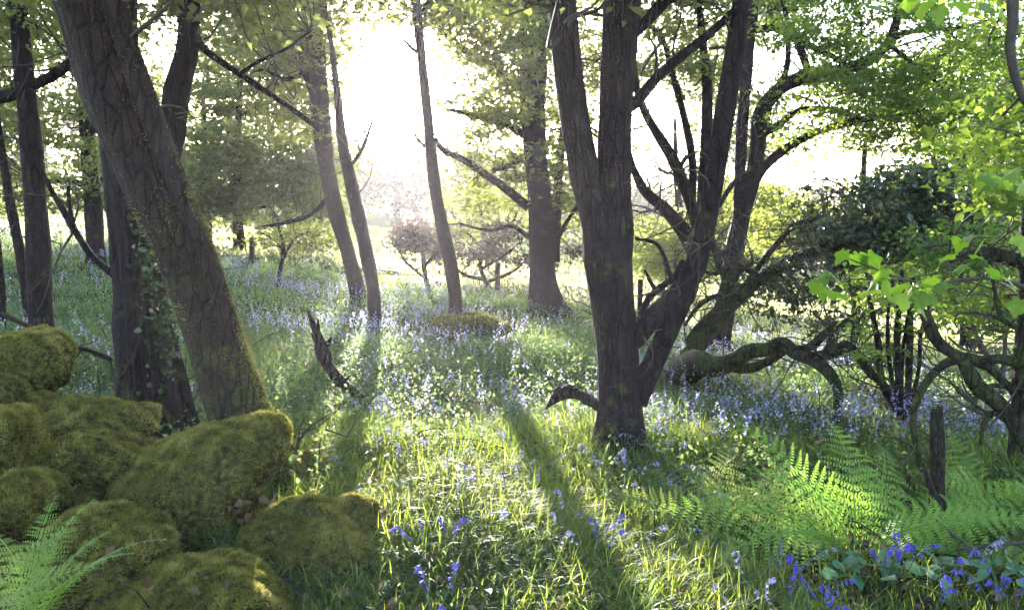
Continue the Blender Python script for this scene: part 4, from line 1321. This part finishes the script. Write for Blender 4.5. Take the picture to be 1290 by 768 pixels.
attach = tuple(bsy + [0, 0, 2.4]) + (0,)
attach_low = tuple(bsy + [.05, 0, 1.5]) + (0,)
syc_twig([attach_low, (1400, 395, 2.9), (1320, 372, 3.0), (1260, 352, 3.1), (1215, 352, 3.1), (1180, 358, 3.05), (1140, 352, 3.0), (1100, 338, 3.0), (1060, 322, 3.0)], .012, .002)
syc_twig([(1140, 352, 3.0), (1090, 352, 2.95), (1040, 350, 2.9)], .003, .0015)
syc_twig([attach, (1380, 120, 3.1), (1330, 190, 3.2), (1290, 215, 3.2), (1255, 222, 3.2)], .012, .002)
syc_twig([(1240, 350, 3.1), (1235, 318, 3.15), (1215, 296, 3.2)], .004, .0015)
syc_twig([attach, (1350, -20, 2.9), (1260, -20, 3.0), (1180, -8, 3.0), (1090, -2, 3.0)], .012, .002)
syc_twig([attach, (1320, -90, 3.6), (1280, -20, 3.6), (1276, 30, 3.6), (1273, 60, 3.6), (1280, 100, 3.6), (1296, 135, 3.6), (1320, 170, 3.6)], .03, .014)


def syc_leaf(px, py, Y, size, hd, pitch, roll):
    o = bpy.data.objects.new("leaf", SYC[rng.integers(len(SYC))])
    o.parent = syc
    p = P(px, py, Y) - bsy
    o.location = p
    s = size * Y / F
    o.scale = (s, s, s)
    o.rotation_euler = (math.radians(roll), math.radians(pitch), math.radians(hd))
    col.objects.link(o)


for (px, py, s) in [(1040, 350, 38), (1032, 362, 34), (1050, 368, 34), (1046, 344, 30), (1062, 318, 28), (1078, 322, 34), (1095, 322, 36), (1088, 336, 32), (1105, 352, 32), (1118, 356, 36), (1095, 366, 34), (1132, 360, 36), (1150, 362, 36),
                    (1158, 378, 40), (1165, 372, 36), (1112, 342, 30), (1138, 372, 32), (1172, 352, 28), (1185, 360, 28), (1203, 300, 24), (1212, 305, 26), (1222, 298, 24), (1236, 306, 26), (1228, 322, 22), (1196, 322, 28), (1215, 336, 28), (1250, 340, 30), (1270, 352, 30),
                    (1245, 222, 30), (1262, 224, 36), (1278, 216, 36), (1236, 228, 24), (1288, 232, 36), (1090, 4, 28), (1105, 8, 26), (1120, 2, 26), (1165, 6, 34), (1182, 12, 30), (1210, 4, 30), (1240, 6, 30), (1262, 10, 30), (1145, 0, 26), (1290, 300, 34), (1285, 380, 34)]:
    syc_leaf(px, py, (2.95 if py > 60 else 3.0) + rng.normal() * .08, s * 1.15, rng.uniform(0, 360), rng.uniform(15, 75), rng.uniform(-30, 30))

# blue-green woodland herb, bottom right
for (lab, hx, hy, n, sp) in [("blue green leafy herb right of the violet bluebells at the bottom", 1195, 762, 30, 105), ("blue green leafy herb below the deep violet bluebell clump", 1088, 754, 26, 66), ("leafy herb cut by the bottom right corner of the view", 1275, 768, 20, 48)]:
    b = G(hx, min(hy, 764))
    h = thing("woodland_herb", lab, "plant", b)
    st = []
    for k in range(n):
        px, py = hx + rng.normal() * sp * .5, hy - 18 + rng.normal() * 13
        p = P(px, py, b[1] + rng.normal() * .12)
        p[2] = max(p[2], gz(p[0], p[1]) + .18)
        o = bpy.data.objects.new("leaf", HERB[k % 5])
        o.parent = h
        o.location = p - b
        s = rng.uniform(.07, .115)
        o.scale = (s, s, s)
        o.rotation_euler = (rng.normal() * .3, rng.uniform(-.1, .35), rng.uniform(0, 6.28))
        col.objects.link(o)
        foot = np.array([b[0] + (p[0] - b[0]) * .6, b[1] + (p[1] - b[1]) * .5, 0])
        foot[2] = gz(foot[0], foot[1]) - .02
        st.append(twig_between(foot, p, .003, .0015, rng, 4, 5, .08))
    V, Fc = merge(st)
    mesh_np("stem", V, Fc, M['stem'], h, var=np.full(len(Fc), .4))


# ------------------------------------------------------------------ bluebells
def bell_geo(c, d, L, r, rng):
    """One hanging six-pointed bell."""
    d = d / np.linalg.norm(d)
    u = np.cross(d, [0, 0, 1.0])
    if np.linalg.norm(u) < .1:
        u = np.array([1.0, 0, 0])
    u /= np.linalg.norm(u)
    w = np.cross(d, u)
    V = [c]
    rings = ((.12, .65), (.72, .9))
    for t, k in rings:
        for a in range(6):
            th = a * 1.0472
            V.append(c + d * L * t + (u * math.cos(th) + w * math.sin(th)) * r * k)
    for a in range(6):
        th = a * 1.0472 + .5236
        V.append(c + d * L * .98 + (u * math.cos(th) + w * math.sin(th)) * r * 1.55)
    Fc = [[0, 1 + a, 1 + (a + 1) % 6] for a in range(6)]
    for a in range(6):
        b2 = (a + 1) % 6
        Fc += [[1 + a, 7 + a, 7 + b2], [1 + a, 7 + b2, 1 + b2], [7 + a, 13 + a, 7 + b2]]
    return np.array(V), np.array(Fc)


def bluebell_meshes(seed, mat, nb=7, H=.32):
    rng = rngs(seed)
    lean = rng.normal(size=2) * .12
    pts = [np.array([0, 0, -.03]), np.array([lean[0] * .2, lean[1] * .2, H * .4]), np.array([lean[0] * .6, lean[1] * .6, H * .78]), np.array([lean[0] + .012, lean[1], H * .97]), np.array([lean[0] + .040, lean[1], H * .96])]
    sp = catmull(pts, 5)
    Vs, Fs = tube(sp, np.linspace(.0032, .0016, len(sp)), 4, close=False)
    stem = mesh_np("stem", Vs, Fs, M['stem'], link=False, var=np.full(len(Fs), .5))
    parts = []
    for k in range(nb):
        i = int(len(sp) * (.48 + .51 * k / (nb - 1)))
        c = sp[min(i, len(sp) - 1)]
        sd = rng.uniform(-1, 1)
        d = np.array([.45 + .4 * rng.normal(), sd * .7, -1.0 + .3 * (k < 2)])
        parts.append(bell_geo(c + np.array([.006, .006 * sd, 0]), d, rng.uniform(.018, .025), .0052, rng))
    V, Fc = merge(parts)
    bv = np.concatenate([np.repeat(rng.uniform(0, 1, nb), len(Fc) // nb), np.full(nb - 1, .5)])
    kk = np.arange(nb - 1)[:, None] * 19
    Fc = np.vstack([Fc, kk + np.array([[0, 19, 20]])])      # little stalks that hold the bells together
    fl = mesh_np("flower", V, Fc, M[mat], link=False, var=bv)
    # joined copy for plants too small to show their parts
    tri = np.vstack([Fs[:, [0, 1, 2]], Fs[:, [0, 2, 3]]])
    Va, Fa = merge([(Vs, tri), (V, Fc)])
    one = mesh_np("bluebell", Va, Fa, M[mat], link=False, var=np.concatenate([np.full(len(tri), .5), bv]), mats=[M['stem'], M[mat]],
                  midx=np.concatenate([np.zeros(len(tri)), np.ones(len(Fc))]))
    return stem, fl, one


BV = [bluebell_meshes(700 + k, 'bell', 6 + k % 4, .30 + .02 * (k % 3)) for k in range(6)]
BB = [bluebell_meshes(780 + k, 'bell_shade', 6 + k % 4, .29 + .02 * (k % 3)) for k in range(6)]
BP = [bluebell_meshes(750 + k, 'bell_pale', 6 + k % 4, .30 + .02 * (k % 3)) for k in range(6)]
rng = rngs(800)


def bluebell(label, group, p, pale, big, sc=1.0):
    st, fl, one = (BV, BP, BB)[int(pale)][rng.integers(6)]
    sc = sc * rng.uniform(.85, 1.15)
    rz = rng.uniform(0, 6.28)
    if big:
        r = thing("bluebell", label, "flower", p, group)
        for me, nm in ((st, "stem"), (fl, "flower")):
            o = bpy.data.objects.new(nm, me)
            o.parent = r
            col.objects.link(o)
    else:
        r = bpy.data.objects.new("bluebell", one)
        col.objects.link(r)
        r.location = p
        tag(r, label, "flower", group)
    r.scale = (sc, sc, sc)
    r.rotation_euler = (0, 0, rz)
    return r


# hand-placed plants near the camera: (flower px, py, count, pale, spread px, size)
near = [
    ("deep violet bluebell in the tight bright clump in front of the bracken", 1122, 692, 7, 0, 10, 1.0),
    ("violet bluebell in the clump left of the blue green herb", 1044, 736, 5, 0, 10, 1.0),
    ("violet bluebell in the group at the lower right edge", 1272, 732, 5, 0, 10, 1.0),
    ("violet bluebell in the pair between the herb and the forked twig", 1192, 718, 3, 0, 8, 1.0),
    ("lilac bluebell in the thin group left of the violet clump", 968, 702, 4, 2, 22, .9),
    ("violet bluebell at the bottom edge below the sunlit ferns", 1008, 756, 3, 0, 16, .9),
    ("lilac bluebell at the bottom edge among pale fern tips", 950, 750, 5, 1, 26, .9),
    ("violet bluebell in the sunny grass right of the square boulder", 563, 660, 2, 0, 6, .9),
    ("violet bluebell in the sunny grass next to the rotten log", 525, 662, 2, 0, 9, .9),
    ("violet bluebell alone at the bottom of the sunny grass", 548, 746, 3, 0, 8, .9),
    ("white lilac bluebell at the foot of the forked tree", 780, 588, 6, 1, 12, 1.0),
    ("violet bluebell in the grass right of the long shadow", 760, 664, 3, 0, 10, .9),
    ("pale lilac bluebell near the right edge beside the forked twig", 1245, 684, 4, 1, 14, .9),
]
for lab, px, py, n, pale, spd, sc in near:
    for k in range(n):
        qx, qy = px + rng.normal() * spd, py + rng.normal() * spd * .6
        # the flower head stands about 0.29 m above the ground
        d = ray(qx, qy)
        ys = np.linspace(2.6, 12, 600)
        t = ys / d[1]
        z = CAM_H + d[2] * t
        i = np.nonzero(z <= ground(d[0] * t, ys) + .29 * sc)[0][0]
        x, y = d[0] * t[i], ys[i]
        bluebell(lab, lab.replace("bluebell in", "bluebells in").replace("bluebell at", "bluebells at").replace("bluebell near", "bluebells near").replace("bluebell alone", "bluebells"), (x, y, gz(x, y)), pale, True, sc)
nb = 0
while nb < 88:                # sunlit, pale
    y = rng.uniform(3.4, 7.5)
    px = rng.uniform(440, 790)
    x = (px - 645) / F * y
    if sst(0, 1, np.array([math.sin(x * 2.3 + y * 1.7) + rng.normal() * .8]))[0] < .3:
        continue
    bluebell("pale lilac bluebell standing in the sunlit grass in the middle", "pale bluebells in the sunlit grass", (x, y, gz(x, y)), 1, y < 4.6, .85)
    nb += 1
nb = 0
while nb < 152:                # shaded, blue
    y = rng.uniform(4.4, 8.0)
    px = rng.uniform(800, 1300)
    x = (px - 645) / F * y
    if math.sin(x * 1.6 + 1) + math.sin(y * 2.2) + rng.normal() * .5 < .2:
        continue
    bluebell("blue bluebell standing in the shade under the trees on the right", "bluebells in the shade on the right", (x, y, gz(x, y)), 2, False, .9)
    nb += 1


def spikes(n, y0, y1, seed, xr, mask, mat, h=(.2, .34), name="bluebell_drift", label=""):
    """Far bluebells past the individually built ones: small flower spikes, one mesh."""
    rng = rngs(seed)
    R = scatter(n, y0, y1, rng, 1.05, 1.6, xr)
    R = R[mask(R, rng)]
    C = []
    head = rng.uniform(h[0], h[1], len(R)) - .04
    for k in range(5):
        q = R.copy()
        q[:, 2] += head + k * .021
        q[:, :2] += rng.normal(size=(len(R), 2)) * .011
        C.append(q)
    C = np.concatenate(C)
    V, Fc = leaf_geo(C, .022, rng, 0.0, .25, .8)
    o = mesh_np(name, V, Fc, M[mat], var=np.repeat(rng.uniform(0, 1, len(C)), 2))
    tag(o, label, "flowers", None, "stuff")


def in_wood(R):
    keep = (((R[:, 0] - MOUND[0]) / .7) ** 2 + ((R[:, 1] - MOUND[1] + .2) / .7) ** 2 > 1) | (R[:, 2] < -9)
    return keep & (R[:, 1] < edge_y(R[:, 0], R[:, 1]) - .5)


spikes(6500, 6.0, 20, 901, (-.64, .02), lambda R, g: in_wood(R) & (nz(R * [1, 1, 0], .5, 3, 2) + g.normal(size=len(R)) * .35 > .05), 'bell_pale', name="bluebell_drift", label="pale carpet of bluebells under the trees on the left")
spikes(3800, 5.6, 14, 902, (.1, .64), lambda R, g: in_wood(R) & (nz(R * [1, 1, 0], .6, 4, 2) + g.normal(size=len(R)) * .4 > .05), 'bell_shade', name="bluebell_drift", label="blue carpet of bluebells around the low boughs on the right")
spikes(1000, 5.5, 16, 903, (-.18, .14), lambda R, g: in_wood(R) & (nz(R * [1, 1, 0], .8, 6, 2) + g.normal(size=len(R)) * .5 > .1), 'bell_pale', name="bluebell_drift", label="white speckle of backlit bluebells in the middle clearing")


# ------------------------------------------------------------------ grass and ground cover
FERN_BED = [(*at(1075, 705)[:2], .55, .3), (*at(1150, 690)[:2], .45, .3), (*at(1100, 745)[:2], .5, .35), (*at(1255, 660)[:2], .45, .35), (*at(940, 700)[:2], .35, .4)]


def grass(n, y0, y1, seed, hm, wm, levels, xr=(-.64, .64), power=1.0, name="grass", label="", mask=None, mat='grass', marg=1.15, tilt=1.5):
    rng = rngs(seed)
    R = scatter(n, y0, y1, rng, marg * 1.12, power, xr)
    # gather blades into tufts
    cell = rng.normal(size=(len(R), 2)) * .02
    tuft = np.round(R[:, :2] * 9) / 9
    R[:, :2] = R[:, :2] * .72 + tuft * .28 + cell
    R[:, 2] = ground(R[:, 0], R[:, 1]) - .01
    if y0 < 5:
        for fx, fy, fr, keep in FERN_BED:
            d2 = ((R[:, 0] - fx) ** 2 + (R[:, 1] - fy) ** 2) / fr ** 2
            R = R[(d2 > 1) | (rng.uniform(size=len(R)) < keep)]
    if mask is not None:
        R = R[mask(R, rng)]
    n = len(R)
    q = nz(R * [1, 1, 0], 1.2, 21, 3)
    h = hm * (.75 + .35 * q) * rng.uniform(.55, 1.25, n)
    head = rng.uniform(0, 6.28, n) + 0.0
    flow = 2.2 * nz(R * [1, 1, 0], .7, 25, 2) + 4.2
    head = np.where(rng.uniform(size=n) < .55, flow + rng.normal(size=n) * .7, head)
    bend = np.clip(rng.normal(size=n) * .5 + tilt, .1, 2.6)
    w = wm * rng.uniform(.6, 1.3, n)
    V, Fc, k = blade_geo(R, h, w, head, bend, rng, levels)
    v = np.clip(.42 + .25 * nz(R * [1, 1, 0], 1.7, 22, 3) + rng.normal(size=n) * .18, 0, 1)
    o = mesh_np(name, V, Fc, M[mat], var=np.repeat(v, k))
    tag(o, label, "grass", None, "stuff")


grass(88000, 2.6, 6.2, 1001, .34, .0068, 3, (-.3, .64), 1.4, label="long arching grass and bluebell leaves in the near foreground", tilt=1.75)
grass(7000, 2.8, 7.0, 1005, .36, .017, 4, (-.3, .64), 1.3, name="bluebell_leaves", label="broad strap shaped bluebell leaves arching among the grass", mat='grass_mid', tilt=1.9)
grass(76000, 6.0, 11, 1002, .30, .011, 2, (-.64, .64), 1.5, label="grass and bluebell leaves around the big tree", mat='grass_mid', tilt=1.8)
grass(60000, 10.5, 23, 1003, .22, .020, 2, (-.64, .64), 1.6, label="green ground cover under the far trees", mask=lambda R, g: in_wood(R), mat='grass_mid', tilt=1.7)
grass(120000, 11, 80, 1004, .19, .06, 2, (-.68, .68), 1.35, name="meadow_grass", label="bright mown grass of the open meadow", mask=lambda R, g: R[:, 1] > edge_y(R[:, 0], R[:, 1]) + g.normal(size=len(R)) * .6, mat='grass_far', tilt=.8)
# leafy undergrowth: small leaves over the ground in patches
rng = rngs(1010)
R = scatter(120000, 4.4, 20, rng, 1.1, 1.5)
R = R[in_wood(R) & (nz(R * [1, 1, 0], .9, 31, 3) + rng.normal(size=len(R)) * .35 > -.15)]
R[:, 2] += rng.uniform(.03, .27, len(R))
V, Fc = leaf_geo(R, .036, rng, .6)
tag(mesh_np("undergrowth", V, Fc, M['grass_mid'], var=np.repeat(rng.uniform(0, 1, len(R)) ** 1.3, 2)), "small leaved undergrowth between the bluebells", "plants", None, "stuff")

rng = rngs(1011)
R = scatter(9000, 2.8, 9, rng, 1.1, 1.3)
R[:, 2] += rng.uniform(.0, .16, len(R))
V, Fc = leaf_geo(R, .05, rng, .9)
tag(mesh_np("dead_leaves", V, Fc, M['litter'], var=np.repeat(rng.uniform(0, 1, len(R)), 2)), "brown leaf litter lying under the grass", "leaves", None, "stuff")

st = []
R = scatter(260, 2.9, 9, rng, 1.05, 1.3)
for p in R:
    a = rng.uniform(0, 6.28)
    L = rng.uniform(.15, .6)
    p = p + np.array([0, 0, rng.uniform(.03, .16)])
    st.append(twig_between(p, p + np.array([math.cos(a) * L, math.sin(a) * L, rng.normal() * .06]), rng.uniform(.003, .007), .002, rng, 4, 6, .1))
V, Fc = merge(st)
tag(mesh_np("fallen_twigs", V, Fc, M['dead'], smooth=True), "small dead twigs strewn through the grass", "twigs", None, "stuff")

# ------------------------------------------------------------------ haze
hz, nt, out = newmat("haze")
vol = nt.nodes.new("ShaderNodeVolumePrincipled")
vol.inputs['Color'].default_value = (.97, .91, 1.0, 1)
vol.inputs['Density'].default_value = HAZE_DENSITY
vol.inputs['Anisotropy'].default_value = HAZE_G
nt.links.new(vol.outputs[0], out.inputs['Volume'])
lo, hi = (-106, -16, -9), (106, 172, 26)
BVx = [(x, y, z) for z in (lo[2], hi[2]) for y in (lo[1], hi[1]) for x in (lo[0], hi[0])]
ho = mesh_np("haze", BVx, [[0, 2, 3, 1], [4, 5, 7, 6], [0, 1, 5, 4], [2, 6, 7, 3], [0, 4, 6, 2], [1, 3, 7, 5]], hz)
tag(ho, "thin morning haze lit by the low sun", None, None, "stuff")
print("TRIS", TRIS, "ground z", GZ.min(), GZ.max(), "Y8", Y8, "Y7", Y7, "Y1", Y1, "Y2", Y2, "Y9", Y9, "Y11", Y11, "Y13", Y13)
